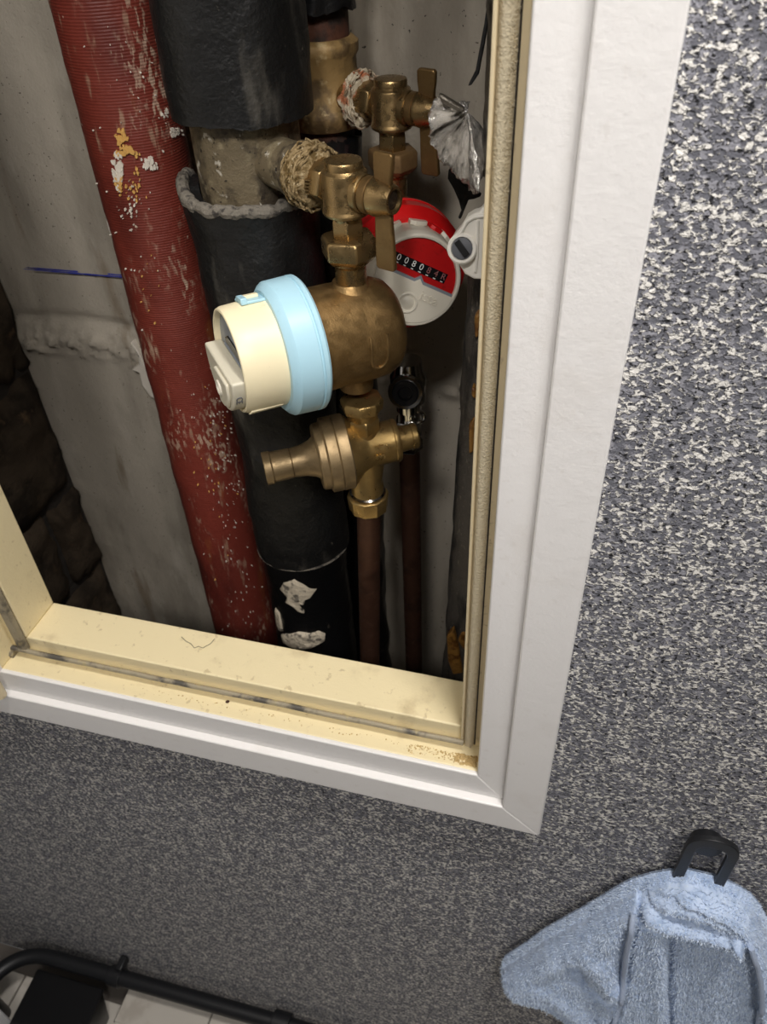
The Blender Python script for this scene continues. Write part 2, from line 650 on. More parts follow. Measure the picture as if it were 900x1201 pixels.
wb = struct(put('wall_back', Geo().grid(back_fn, 220, 300), MT['concrete'], sharp=180, fixn=False))
g = Geo().box((-0.75, YB + 0.012, FLOOR - 0.05), (0.2, YB + 0.08, CEIL))
put('slab', g, MT['concrete'], wb)
pa, pb = at(28, 315, YB - 0.004), at(150, 325, YB - 0.004)
n = (pb - pa).normalized()
vs = []
for i in range(25):
    p = pa.lerp(pb, i / 24)
    wd = 0.0010 * (0.6 + 0.6 * abs(fbm(p, 60, 2))) * (0.4 if i < 3 else 1)
    vs += [p + Vector((0, -0.001, wd)), p + Vector((0, -0.001, -wd))]
gl = Geo().add(vs + [Vector(p) + Vector((0, 0.004, 0)) for p in vs], [(2 * i, 2 * i + 1, 2 * i + 3, 2 * i + 2) for i in range(24)]
               + [(50 + 2 * i, 52 + 2 * i, 53 + 2 * i, 51 + 2 * i) for i in range(24)])
put('marker_line', gl, MT['blue_ink'], wb)['label'] = 'blue pencil line'
# a smear of white filler on the concrete beside the red pipe
px = [(152, 402), (160, 410), (168, 425), (176, 440), (183, 462), (186, 470), (176, 466), (166, 452), (163, 438), (154, 434), (163, 428), (161, 416)]
put('filler_lump', Geo().extrude_points([at(x, y, YB - 0.012) for x, y in px], (0, 0.014, 0)), MT['paint_chip'], wb, bevel=0.002)
px = [(124, 258), (128, 262), (133, 275), (134, 281), (130, 278), (126, 268)]
put('filler_lump', Geo().extrude_points([at(x, y, YB - 0.008) for x, y in px], (0, 0.010, 0)), MT['paint_chip'], wb, bevel=0.0015)

wl = struct(put('wall_left', Geo().box((XL - 0.08, WT, FLOOR - 0.05), (XL - 0.012, YB + 0.05, CEIL)), MT['mortar']))
# rough blocks of the left shaft wall
zs = [0.42, 0.60, 0.748, 0.885, 1.05, 1.20, 1.36, 1.55]
for r in range(len(zs) - 1):
    cuts = [WT, 0.19, YB] if r % 2 else [WT, 0.27, YB]
    for c in range(len(cuts) - 1):
        y0, y1, z0, z1 = cuts[c] + 0.004, cuts[c + 1] - 0.004, zs[r] + 0.005, zs[r + 1] - 0.005
        seed = r * 7 + c

        def fn(u, v, y0=y0, y1=y1, z0=z0, z1=z1, seed=seed):
            e = min(u, 1 - u, v, 1 - v)
            y = y0 + (y1 - y0) * u
            z = z0 + (z1 - z0) * v
            y += 0.006 * fbm((seed, v * 3, u), 1.5, 2) * (1 if 0.02 < u < 0.98 else 0.6)
            z += 0.010 * fbm((seed + 3, u * 3, v), 1.2, 2)
            x = XL - 0.012 + 0.013 * min(1, e * 7) ** 0.5 + 0.007 * fbm((seed, y * 22, z * 22), 1, 3)
            return (x, y, z)
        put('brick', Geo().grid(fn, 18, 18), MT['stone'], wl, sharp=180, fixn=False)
struct(put('wall_right', Geo().box((0.02, WT, FLOOR - 0.05), (0.10, YB + 0.05, CEIL)), MT['concrete']))

# casing, mitred; each member its own piece of trim


def mitre(name, side, outer, inner, y0, y1, mat, number):
    ox0, ox1, oz0, oz1 = outer
    ix0, ix1, iz0, iz1 = inner
    o = [(ox0, oz0), (ox1, oz0), (ox1, oz1), (ox0, oz1)]
    i = [(ix0, iz0), (ix1, iz0), (ix1, iz1), (ix0, iz1)]
    a, b = {'bottom': (0, 1), 'right': (1, 2), 'top': (2, 3), 'left': (3, 0)}[side]
    poly = [o[a], o[b], i[b], i[a]]
    eps = 0.00012
    pts = [(p[0], y0, p[1]) for p in poly]
    ge = Geo().extrude_points(pts, (0, y1 - y0, 0))
    return struct(put('trim_%d' % number, ge, mat, bevel=0.0012, segs=3))


nn = 1
for sd in ('bottom', 'right', 'left', 'top'):
    mitre('casing', sd, OUT, STEP, Y_OUT, 0.0, MT['white_paint'], nn)
    mitre('casing', sd, STEP, LIP, Y_IN, 0.020, MT['white_paint'], nn + 1)
    nn += 2
LIPX = (LIP[0] - 0.014, LIP[1] + 0.014, LIP[2] - 0.014, LIP[3] + 0.014)
for sd in ('bottom', 'left', 'top'):
    # rebate behind the white casing, then the stop
    mitre('rebate', sd, LIPX, (LIP[0] + 0.0006, LIP[1] - 0.0006, LIP[2] + 0.0006, LIP[3] - 0.0006), Y_IN + 0.003, Y_STOP + 0.001, MT['cream_paint'], nn)
    mitre('stop', sd, LIPX, STOP, Y_STOP, Y_BACK, MT['cream_paint'], nn + 1)
    nn += 2
mitre('rebate', 'right', LIPX, (LIP[0], LIP[1] - 0.0006, LIP[2], LIP[3]), Y_IN + 0.003, Y_STOP + 0.001, MT['jamb_paint'], nn)
tr = mitre('stop', 'right', LIPX, STOP, Y_STOP, Y_BACK, MT['jamb_paint'], nn + 1)

# rubber seal strips in the rebate
def seal_thing(name, label, loc):
    return thing(name, label, 'seal', loc)


s = seal_thing('rubber_seal', 'grey dirty rubber seal strip along the bottom of the hatch rebate', (-0.23, Y_STOP - 0.002, LIP[2] + 0.006))
x0, x1 = LIP[0] + 0.004, STOP[1] + 0.003
zq = LIP[2]
prof = [(-0.0008, 0.0006), (-0.0085, 0.0006), (-0.0090, 0.0035), (-0.0070, 0.0060), (-0.0045, 0.0066), (-0.0045, 0.0085), (-0.0008, 0.0085)]
put('strip', Geo().prism([(-p[0], p[1]) for p in prof], (x0, Y_STOP, zq), (0, -1, 0), (0, 0, 1), x1 - x0, 0.0), MT['rubber'], s, bevel=0.0005)
put('lip', Geo().tube([(x0 + (x1 - x0) * i / 30, Y_STOP - 0.0052 + 0.0005 * fbm((i, 0, 0), 0.6, 2), zq + 0.0102 + 0.0006 * fbm((i, 3, 0), 0.5, 2)) for i in range(31)], 0.0022, 8), MT['rubber'], s)
s = seal_thing('rubber_seal', 'pale grey pile seal strip running up the right side of the hatch', (STOP[1] + 0.006, Y_STOP, 1.0))
za, zb = LIP[2] + 0.004, STOP[3]
xa = STOP[1]
put('strip', Geo().box((xa + 0.0006, Y_STOP - 0.0046, za), (xa + 0.0024, Y_STOP - 0.0002, zb)), MT['jamb_paint'], s, bevel=0.0006)
def pile_fn(u, v):
    z = za + (zb - za) * v
    x = xa + 0.0024 + 0.0076 * u
    bulge = math.sin(math.pi * u) ** 0.5 * 0.0038
    return (x, Y_STOP - 0.0002 - bulge - 0.0006 * abs(fbm((x * 3, z, 0), 420, 2)), z)
put('pile', Geo().grid(pile_fn, 8, 900), MT['pile'], s, sharp=180)
g = Geo()
for i in range(1500):
    z = random.uniform(za, 1.5)
    u0 = random.uniform(0.55, 0.9)
    p = Vector(pile_fn(u0, (z - za) / (zb - za)))
    q = p + Vector((random.uniform(0.0008, 0.0020), -random.uniform(0.0002, 0.0007), random.uniform(-0.0008, 0.0008)))
    w_ = Vector((0, 0, 0.00022))
    g.add([p - w_, p + w_, q], [(0, 1, 2)])
f = put('pile_fibres', g, MT['pile'], s, fixn=False)
f['kind'] = 'stuff'
put('groove', Geo().box((xa + 0.0101, Y_STOP - 0.0010, za), (xa + 0.0108, Y_STOP - 0.0001, zb)), MT['dark'], s)
s = seal_thing('rubber_seal', 'grey rubber seal strip up the left side of the hatch', (STOP[0] - 0.006, Y_STOP, 1.0))
put('strip', Geo().box((STOP[0] - 0.0085, Y_STOP - 0.0060, LIP[2] + 0.009), (STOP[0] - 0.0005, Y_STOP - 0.0003, STOP[3])), MT['rubber'], s, bevel=0.0012)

# left-open hatch door, hinged on the left casing (only its hinge edge is near the frame)
d = thing('hatch_door', 'white hatch door swung open to the left of the hatch', 'door', (-0.486, -0.02, 0.93))
put('panel', Geo().box((-0.506, -0.40, 0.925), (-0.488, -0.019, 1.80)), MT['white_paint'], d, bevel=0.0015)
hp = at(-1, 806, -0.020)
put('hinge', Geo().lathe([(0, 0.0048), (0.05, 0.0048)], (hp.x - 0.003, hp.y, hp.z - 0.012), (0, 0, 1), 16), MT['jamb_paint'], d)

# ceiling lights that carry the lamps; the larger right one is an added fill
for (lx, ly, lz), rr, lab in ((LAMP_A, 0.08, 'round ceiling spot close to the wall'), (LAMP_B, 0.09, 'round ceiling spot in the middle of the room'), (LAMP_C, 0.13, 'larger round ceiling light added at the right as fill')):
    c = thing('ceiling_light', lab, 'light', (lx, ly, CEIL))
    put('ring', Geo().lathe([(0, rr + 0.02), (-0.03, rr + 0.02), (-0.034, rr + 0.004), (-0.02, rr + 0.003), (-0.02, 0.002)], (lx, ly, CEIL), (0, 0, 1), 40), MT['cabinet_white'], c)
    put('diffuser', Geo().lathe([(-0.021, rr), (-0.030, rr)], (lx, ly, CEIL), (0, 0, 1), 40), MT['lamp_glass'], c)

# ------------------------------------------------------------------ pipes
def wobble(amp_r, sc, amp_s=0.0, seed=0.0):
    def f(t, s_, r):
        p = Vector((math.cos(t) * r, math.sin(t) * r, s_))
        return (amp_s * fbm(p + Vector((seed, 0, 0)), sc, 2), amp_r * fbm(p + Vector((0, seed, 0)), sc, 3))
    return f


# red pipe
RX, RY, RR = -0.3418, 0.23, 0.0358
t = thing('red_pipe', 'thick red cloth-wrapped riser pipe with chipped paint at the left', 'pipe', (RX, RY, 0.25))
put('wrapping', Geo().lathe([(z, RR) for z in np.linspace(0.25, 1.9, 170)], (RX, RY, 0), (0, 0, 1), 72, wob=wobble(0.0010, 30)), MT['red_pipe'], t, sharp=80)


def cyl_at(px, py, cx, cy, r):
    """where the pixel's ray meets a vertical cylinder: angle and height"""
    dd = RIGHT * ((px - 450) / FPX) - UP * ((py - 600.5) / FPX) + FWD
    ox, oy = CAMPOS.x - cx, CAMPOS.y - cy
    A = dd.x ** 2 + dd.y ** 2
    B = 2 * (ox * dd.x + oy * dd.y)
    C_ = ox * ox + oy * oy - r * r
    disc = B * B - 4 * A * C_
    if disc < 0:
        return None
    k_ = (-B - math.sqrt(disc)) / (2 * A)
    p = CAMPOS + dd * k_
    return math.atan2(p.y - cy, p.x - cx), p.z


def flakes(spots, cx, cy, r, seed):
    rd = random.Random(seed)
    ge = Geo()
    for (px_, py_, sx, sy, cnt, smin, smax) in spots:
        for _ in range(cnt):
            q = cyl_at(px_ + rd.gauss(0, sx), py_ + rd.gauss(0, sy), cx, cy, r)
            if not q:
                continue
            a, z = q
            sz = rd.uniform(smin, smax)
            m_ = rd.randint(5, 7)
            top, bot = [], []
            for i in range(m_):
                th = 2 * math.pi * i / m_
                rr = sz * rd.uniform(0.5, 1.1)
                aa = a + rr * math.cos(th) / r
                zz = z + rr * math.sin(th) * 1.5
                bot.append((cx + (r - 0.0008) * math.cos(aa), cy + (r - 0.0008) * math.sin(aa), zz))
                hh = r + 0.0006 + rd.uniform(0, 0.0006)
                top.append((cx + hh * math.cos(aa), cy + hh * math.sin(aa), zz))
            ge.add(bot + top, [tuple(range(m_, 2 * m_))] + [(i, (i + 1) % m_, m_ + (i + 1) % m_, m_ + i) for i in range(m_)])
    return ge


RF = RR + 0.0006
f = put('paint_flakes', flakes([(139, 200, 3, 9, 55, 0.0006, 0.0022), (175, 191, 5, 4, 40, 0.0005, 0.0015), (208, 155, 4, 3, 22, 0.0005, 0.0014), (192, 135, 7, 3, 14, 0.0004, 0.0012),
                               (155, 235, 5, 14, 20, 0.0003, 0.0010), (262, 500, 9, 26, 34, 0.0002, 0.0008), (275, 610, 9, 45, 40, 0.0002, 0.0009), (245, 480, 22, 60, 24, 0.0002, 0.0006),
                               (285, 700, 12, 25, 26, 0.0002, 0.0009), (150, 280, 18, 60, 30, 0.0002, 0.0008), (150, 90, 25, 60, 22, 0.0002, 0.0007)], RX, RY, RF, 3), MT['paint_chip'], t, fixn=False)
f['kind'] = 'stuff'
f = put('paint_flakes', flakes([(143, 160, 3, 6, 26, 0.0006, 0.0018), (148, 178, 6, 3, 26, 0.0007, 0.0020), (139, 216, 3, 6, 26, 0.0005, 0.0016), (158, 220, 5, 10, 24, 0.0003, 0.0012),
                               (255, 560, 14, 40, 26, 0.0003, 0.0009), (175, 330, 8, 20, 10, 0.0002, 0.0008)], RX, RY, RF, 5), MT['yellow_chip'], t, fixn=False)
f['kind'] = 'stuff'
f['label'] = 'yellowed paint flakes'

# front riser: old steel pipe with black foam sleeves
PY, PR = 0.172, 0.0336
PX = at(293, 190, PY).x
t = thing('insulated_pipe', 'thick steel riser pipe in black foam sleeves, bare in the middle', 'pipe', (PX, PY, 0.25))
put('pipe', Geo().lathe([(z, PR) for z in np.linspace(0.25, 1.9, 60)], (PX, PY, 0), (0, 0, 1), 56, wob=wobble(0.0008, 40)), MT['galv'], t, sharp=80)


def ragged(base, amp, seed):
    def f(tt):
        return base(tt) + amp * fbm((math.cos(tt) * 2, math.sin(tt) * 2, seed), 1.6, 4)
    return f


def sleeve(z_of_low, z_of_high, r_in, r_out_fn, cx, cy, n=96, m=60, seed=0, tilt=None, dent=0.0022):
    vs, fs = [], []
    ring = []
    for j in range(m + 1):
        q = j / m
        for k_ in range(n):
            tt = 2 * math.pi * k_ / n
            z = z_of_low(tt) * (1 - q) + z_of_high(tt) * q
            rr = r_out_fn(tt, z) + dent * fbm((math.cos(tt) * 0.05, math.sin(tt) * 0.05, z + seed), 22, 4)
            vs.append((cx + rr * math.cos(tt), cy + rr * math.sin(tt), z))
    for j in range(m):
        for k_ in range(n):
            k2 = (k_ + 1) % n
            fs.append((j * n + k_, j * n + k2, (j + 1) * n + k2, (j + 1) * n + k_))
    ends = []
    for (zf, row, sg) in ((z_of_low, 0, 1), (z_of_high, m, -1)):
        b = len(vs)
        for k_ in range(n):
            tt = 2 * math.pi * k_ / n
            z = zf(tt) + 0.002 * fbm((math.cos(tt), math.sin(tt), seed + 9), 6, 2)
            vs.append((cx + r_in * math.cos(tt), cy + r_in * math.sin(tt), z))
        ends.append((row, b))
    for (row, b) in ends:
        for k_ in range(n):
            k2 = (k_ + 1) % n
            fs.append((row * n + k_, row * n + k2, b + k2, b + k_))
    return Geo().add(vs, fs)


zb_up = at(290, 128, PY).z
up_low = ragged(lambda tt: zb_up - 0.002 * math.cos(tt), 0.0022, 1)
put('foam_sleeve', sleeve(up_low, lambda tt: 1.9, PR + 0.0008, lambda tt, z: 0.0436, PX, PY, seed=1), MT['foam'], t, sharp=70)
z_rim = at(285, 222, PY).z
rim_f = ragged(lambda tt: z_rim + 0.009 * max(0, -math.cos(tt)) ** 3 - 0.001 - 0.030 * max(0, math.sin(tt)) ** 0.8, 0.0030, 4)
ZJ = at(352, 673, PY - 0.0405).z
def low_r(tt, z):
    d_ = max(0.0, z_rim - z)
    return 0.0410 + 0.0075 * math.exp(-d_ / 0.05) * (0.55 - 0.45 * math.cos(tt))
put('foam_sleeve', sleeve(lambda tt: ZJ + 0.003 * math.cos(tt + 1), rim_f, PR + 0.0008, low_r, PX, PY, seed=5), MT['foam'], t, sharp=70)
g = Geo()
ring = []
for k_ in range(140):
    tt = 2 * math.pi * k_ / 140
    r_ = low_r(tt, z_rim) - 0.0036
    ring.append((PX + r_ * math.cos(tt), PY + r_ * math.sin(tt), rim_f(tt) + 0.0005))
g.tube(ring, [0.0042 + 0.0012 * fbm((k_, 0, 0), 0.25, 3) for k_ in range(140)], 10, closed=True)
put('torn_rim', g, MT['foam_edge'], t)['label'] = 'grey torn rim of the lower foam sleeve'
put('film_sleeve', sleeve(lambda tt: 0.26, lambda tt: ZJ, PR + 0.0008, lambda tt, z: 0.0388, PX, PY, seed=8), MT['film'], t, sharp=70)
put('joint_bead', Geo().tube([(PX + 0.0410 * math.cos(2 * math.pi * i / 60), PY + 0.0410 * math.sin(2 * math.pi * i / 60), ZJ + 0.003 * math.cos(2 * math.pi * i / 60 + 1)) for i in range(60)], 0.0011, 6, closed=True), MT['foam_edge'], t)


def patch(pxs, cx, cy, r, seed):
    """torn paper stuck on a pipe: a crinkled sheet following the pipe"""
    q = [cyl_at(x, y, cx, cy, r) for x, y in pxs]
    q = [p for p in q if p]
    ca = sum(p[0] for p in q) / len(q)
    cz = sum(p[1] for p in q) / len(q)
    vs, fs = [], []
    n_ = len(q)
    rings = 7
    for j in range(rings + 1):
        for i in range(n_):
            fct = j / rings
            a = ca + (q[i][0] - ca) * fct
            z = cz + (q[i][1] - cz) * fct
            rr = r + (0.0012 + 0.0020 * abs(fbm((a * r, z, seed), 120, 3)) if j < rings else -0.0004)
            vs.append((cx + rr * math.cos(a), cy + rr * math.sin(a), z))
    for j in range(rings):
        for i in range(n_):
            k_ = (i + 1) % n_
            fs.append((j * n_ + i, j * n_ + k_, (j + 1) * n_ + k_, (j + 1) * n_ + i))
    return Geo().add(vs, fs)


for i, pxs in enumerate([
    [(327, 688), (332, 681), (345, 679), (354, 684), (363, 690), (372, 691), (366, 699), (359, 703), (357, 709), (351, 709), (357, 716), (357, 720), (350, 718), (344, 711), (334, 706), (337, 699), (330, 692)],
    [(329, 744), (336, 742), (352, 741), (364, 743), (374, 740), (382, 743), (381, 752), (372, 757), (366, 760), (350, 762), (338, 758), (331, 752)],
    [(323, 712), (328, 718), (331, 730), (333, 740), (329, 741), (325, 730)]]):
    put('torn_paper', patch(pxs, PX, PY, 0.0390, i * 3.1), MT['paper'], t, sharp=180)

BR = (Vector((PX, PY, 0)) - at(405, 222, 0.115)).to_2d().length
_d = at(405, 222, 0.115)
_ax = Vector((_d.x - PX, _d.y - PY, 0)).normalized()
put('branch_boss', Geo().lathe([(0.020, 0.0150), (PR + 0.0060, 0.0150), (BR - 0.0435, 0.0152), (BR - 0.0430, 0.0172), (BR - 0.0385, 0.0172), (BR - 0.0380, 0.0160), (BR - 0.0380, 0.009)], (PX, PY, _d.z), _ax, 40, wob=wobble(0.0008, 80)), MT['galv'], t, sharp=50)

# rear riser: rusty pipe, corroded tee, black foam below
QX, QY = -0.2035, 0.252
t = thing('insulated_pipe', 'thinner riser pipe with a corroded yellow tee feeding the rear stop valve', 'pipe', (QX, QY, 0.25))
put('pipe', Geo().lathe([(z, 0.0205) for z in np.linspace(0.25, 1.9, 40)], (QX, QY, 0), (0, 0, 1), 40, wob=wobble(0.0008, 40)), MT['rust'], t, sharp=80)
zt, zbt = at(388, 46, QY).z, at(388, 138, QY).z
zm = (zt + zbt) / 2
put('tee', Geo().lathe([(zbt - 0.004, 0.0255), (zbt + 0.001, 0.0285), (zbt + 0.008, 0.0285), (zbt + 0.011, 0.0250), (zt - 0.010, 0.0240), (zt - 0.007, 0.0262), (zt - 0.001, 0.0262), (zt + 0.002, 0.0225)], (QX, QY, 0), (0, 0, 1), 48, wob=wobble(0.0012, 60)), MT['tee'], t, sharp=50)
put('foam_sleeve', sleeve(lambda tt: 0.26, ragged(lambda tt: zbt - 0.010, 0.004, 7), 0.021, lambda tt, z: 0.0262, QX, QY, seed=12, dent=0.004), MT['film'], t, sharp=70)
put('foam_sleeve', sleeve(ragged(lambda tt: at(388, 8, QY).z, 0.004, 17), lambda tt: 1.9, 0.021, lambda tt, z: 0.0270, QX, QY, seed=15, dent=0.004), MT['film'], t, sharp=70)

# ------------------------------------------------------------------ stop valves
TH = math.radians(24)
HUB = Vector((math.cos(TH), -math.sin(TH), 0))
INL = Vector((-math.cos(math.radians(33)), math.sin(math.radians(33)), 0))


def hexnut(z0, z1, r, o, axis, u=None, phase=0.0, n=6):
    c = (z1 - z0) * 0.16
    return Geo().lathe([(z0, r * 0.90), (z0 + c, r), (z1 - c, r), (z1, r * 0.90)], o, axis, n, u=u, phase=phase)


def stop_valve(o, label, riser, riser_r, rough_nut, seal_mat, lever_ang, hub_ang, seal_r=0.0165):
    o = Vector(o)
    INL = Vector((riser[0] - o.x, riser[1] - o.y, 0))
    inlet_len = 0.041
    gap = INL.length - riser_r - 0.0135      # clear length between the valve axis and the riser's boss
    INL.normalize()
    s0_ = 0.0215
    s1_ = min(gap, s0_ + 0.0170)
    kk = (s1_ - s0_) / 0.0155
    hub = Vector((math.cos(hub_ang), -math.sin(hub_ang), 0))
    Z = Vector((0, 0, 1))
    t = thing('stop_valve', label, 'valve', o, 'brass stop valves')
    put('body', Geo().lathe([(-.0185, .0082), (-.0142, .0090), (-.0136, .0122), (-.0128, .0134), (-.0114, .0139), (-.0098, .0135), (-.0090, .0131), (.0090, .0130), (.0102, .0126), (.0112, .0112),
                             (.0118, .0107), (.0150, .0107), (.0160, .0101), (.0163, .0085), (.0163, .0005)], o, Z, 56), MT['brass'], t, sharp=32)
    # neck and union nut
    put('neck', hexnut(-.0275, -.0145, .0098, o, Z, phase=0.3), MT['brass'], t, bevel=0.0004)
    nut = Geo().lathe([(-.0415, .0125), (-.0395, .0150), (-.0372, .0171), (-.0285, .0173), (-.0262, .0160), (-.0262, .0098)], o, Z, 6, phase=0.55)
    put('union_nut', nut, MT['brass_rough'] if rough_nut else MT['brass'], t, bevel=0.0009, segs=2)
    put('union_tail', Geo().lathe([(-.0560, .0094), (-.0440, .0094), (-.0415, .0120), (-.0400, .0120)], o, Z, 40), MT['brass'], t)
    # inlet: hexagon and packing
    put('inlet_hexagon', hexnut(.0115, s0_ + .0045, .0128, o, INL, phase=0.75), MT['brass'], t, bevel=0.0006)
    g = Geo()
    rib = Geo()
    u_, v_, a_ = frame_of(INL)
    for i in range(5):
        c = o + INL * 0.0165 - Vector((HUB.y, -HUB.x, 0)) * 0.0 + Vector((-0.0086, -0.0081, 0.0035 - i * 0.0019)) * 1.0
        rib.box((c.x - 0.0022, c.y - 0.0006, c.z - 0.0004), (c.x + 0.0022, c.y + 0.0022, c.z + 0.0004))
    put('inlet_marking', rib, MT['brass'], t)
    put('inlet_nipple', Geo().lathe([(.0100, .0095), (inlet_len, .0095)], o, INL, 24), MT['brass'], t)
    def pw(tt, s_, r):
        return (0.0030 * fbm((math.cos(tt) * 2, math.sin(tt) * 2, 3 + o.y * 9), 1.2, 3), 0.0026 * fbm((math.cos(tt) * 2.5, math.sin(tt) * 2.5, s_ * 160 + o.y * 20), 1.3, 4))
    pk = Geo().lathe([(s0_, .0110), (s0_ + .0005 * kk, .0140), (s0_ + .0020 * kk, seal_r - .001), (s0_ + .0055 * kk, seal_r + .0008), (s0_ + .0090 * kk, seal_r + .0018), (s0_ + .0125 * kk, seal_r + .0016), (s0_ + .0145 * kk, seal_r), (s0_ + .0155 * kk, .0100)], o, INL, 48, wob=pw)
    rd = random.Random(int(o.x * 9000))
    for i in range(70):
        a0 = rd.uniform(0, 6.28)
        s0 = s0_ + rd.uniform(.001, .0140) * kk
        rr = seal_r + rd.uniform(-.0002, .0022)
        pts = []
        for j in range(9):
            aa = a0 + j * 0.16 * (1 if i % 3 else 0.5)
            pts.append(o + INL * (s0 + 0.0035 * (j / 8 - .5) * rd.uniform(-1, 1)) + (u_ * math.cos(aa) + v_ * math.sin(aa)) * (rr + 0.0009 * math.sin(j * 1.3 + i)))
        pk.tube(pts, [0.0004 + 0.0004 * math.sin(math.pi * j / 8) for j in range(9)], 5)
    put('packing', pk, seal_mat, t, sharp=60)
    # hub and butterfly lever
    put('spindle_boss', Geo().lathe([(.0100, .0105), (.0135, .0105), (.0142, .0098), (.0142, .0090), (.0205, .0088), (.0205, .0004)], o, hub, 40), MT['brass'], t)
    put('spindle_collar', Geo().lathe([(.0150, .0094), (.0158, .0100), (.0195, .0100), (.0200, .0094)], o, hub, 40), MT['lever'], t)
    lv = t
    head = put('lever_hub', Geo().lathe([(.0205, .0095), (.0212, .0102), (.0230, .0104), (.0330, .0080), (.0345, .0074), (.0345, .0058), (.0320, .0054), (.0320, .0004)], o, hub, 40), MT['brass'], t)
    put('screw', Geo().lathe([(.0316, .0050), (.0328, .0050), (.0332, .0040), (.0332, .0004)], o, hub, 20), MT['dark_screw'], head)
    side = Z.cross(hub).normalized()
    up_ = (Z * math.cos(lever_ang) + side * math.sin(lever_ang)).normalized()
    for sg, ln in ((1, 0.0242), (-1, 0.0400)):
        c = o + hub * 0.0268
        pr = [(-.0058, 0.005), (-.0056, 0.012), (-.0064, ln * .7), (-.0066, ln - .0014), (-.0052, ln), (.0052, ln), (.0066, ln - .0014), (.0064, ln * .7), (.0056, 0.012), (.0056, 0.005)]
        ge = Geo().prism(pr, c, hub, (up_ * sg + hub * 0.04), -0.0017, 0.0017)
        put('lever_wing', ge, MT['lever'], t, bevel=0.0008)
    return t


YF, YR = 0.115, 0.222
FV = at(405, 222, YF)
RV = at(459, 124, YR)
stop_valve(FV, 'brass stop valve with lever, nearest, above the blue-ringed meter', (PX, PY), PR, False, MT['hemp'], 0.03, math.radians(22))
stop_valve(RV, 'brass stop valve with lever, further back, above the red meter', (QX, QY), 0.0200, True, MT['crust'], -0.06, math.radians(18), 0.0150)

# ------------------------------------------------------------------ front water meter
MC = at(414, 389, YF)
AX = unit((-0.76, -0.65, 0.02))
TU = Vector((0.65, -0.76, 0)).normalized()      # to the right when facing the dial
TV = AX.cross(TU) * -1
if TV.z < 0:
    TV = -TV
t = thing('water_meter', 'bronze water meter with pale blue ring and cream cap', 'meter', MC - Vector((0, 0, 0.035)))
put('brass_body', Geo().lathe([(-.0275, .0005), (-.0275, .0190), (-.0262, .0245), (-.0225, .0288), (-.0165, .0312), (-.0080, .0320), (.0240, .0322), (.0300, .0335), (.0340, .0345), (.0360, .0345)], MC, AX, 72), MT['brass_body'], t, sharp=40)
put('inlet_neck', Geo().lathe([(.026, .0155), (.0298, .0122), (.0335, .0108), (.0345, .0100)], MC, (0, 0, 1), 40), MT['brass_body'], t)
put('outlet_neck', Geo().lathe([(-.026, .0150), (-.0300, .0120), (-.0400, .0112)], MC, (0, 0, 1), 40), MT['brass_body'], t)
# raised U mark on the cast body
g = Geo()
pts = []
for i in range(25):
    q = i / 24
    if q < .35:
        a, b = -.0055, .010 - .014 * (q / .35)
    elif q < .65:
        th = math.pi + math.pi * (q - .35) / .30
        a, b = .0055 * math.cos(th), -.004 + .0085 * math.sin(th)
    else:
        a, b = .0055, -.004 + .014 * ((q - .65) / .35)
    pts.append((a, b))
out = []
cdir = unit((0.52, -0.80, 0.02))
cdir = (cdir - AX * cdir.dot(AX)).normalized()
sd = AX.cross(cdir).normalized()
for a, b in pts:
    ang = b / .0322
    rad = cdir * math.cos(ang) - sd * math.sin(ang) if sd.z < 0 else cdir * math.cos(ang) + sd * math.sin(ang)
    out.append(MC + AX * (-a - 0.004) + rad * .0322)
put('cast_mark', Geo().tube(out, 0.0009, 8), MT['brass_body'], t)
ringg = Geo().lathe([(.0310, .0330), (.0310, .0405), (.0325, .0418), (.0350, .0419), (.0355, .0410), (.0365, .0410), (.0370, .0417), (.0500, .0412), (.0518, .0400), (.0545, .0368), (.0545, .0335)], MC, AX, 96)
rg = put('blue_ring', ringg, MT['blue'], t, sharp=28)
rg['label'] = 'pale blue clamping ring'
# latch on the ring, at the top
rad = (TV * 0.97 - TU * 0.22).normalized()
tan = AX.cross(rad).normalized()
c = MC + AX * .0565 + rad * .0336
put('latch', Geo().prism([(-.0080, -.004), (.0080, -.004), (.0080, .0115), (.0060, .0125), (-.0060, .0125), (-.0080, .0115)], c, tan, AX, -.0012, .0006), MT['blue'], rg, bevel=0.0005)
put('latch', Geo().prism([(-.0082, .0085), (.0030, .0085), (.0030, .0125), (-.0082, .0125)], c, tan, AX, -.0012, .0028), MT['blue'], rg, bevel=0.0006)
put('latch_bar', Geo().prism([(-.0018, 0.0), (.0024, 0.0), (.0024, .010), (-.0018, .010)], c + rad * .0010, tan, AX, -.0004, .0016), MT['cream_plastic'], rg, bevel=0.0003)
capg = Geo().lathe([(.0500, .0200), (.0500, .0335), (.0700, .0328), (.0785, .0324), (.0808, .0315), (.0812, .0305), (.0808, .0296), (.0760, .0292), (.0760, .0004)], MC, AX, 96)
cp = put('cap', capg, MT['cream_plastic'], t, sharp=30)
cp['label'] = 'cream plastic meter cap'
g = Geo()
for i in range(4):
    ang = -0.80 - i * 0.085
    r_ = TU * math.cos(ang) + TV * math.sin(ang)
    tn = AX.cross(r_)
    c = MC + AX * .066 + r_ * .0328
    g.prism([(-.0005, -.0085), (.0005, -.0085), (.0005, .0120), (-.0005, .0120)], c, tn, AX, -.0010, .0008)
put('cap_ribs', g, MT['cream_plastic'], cp, bevel=0.0003)
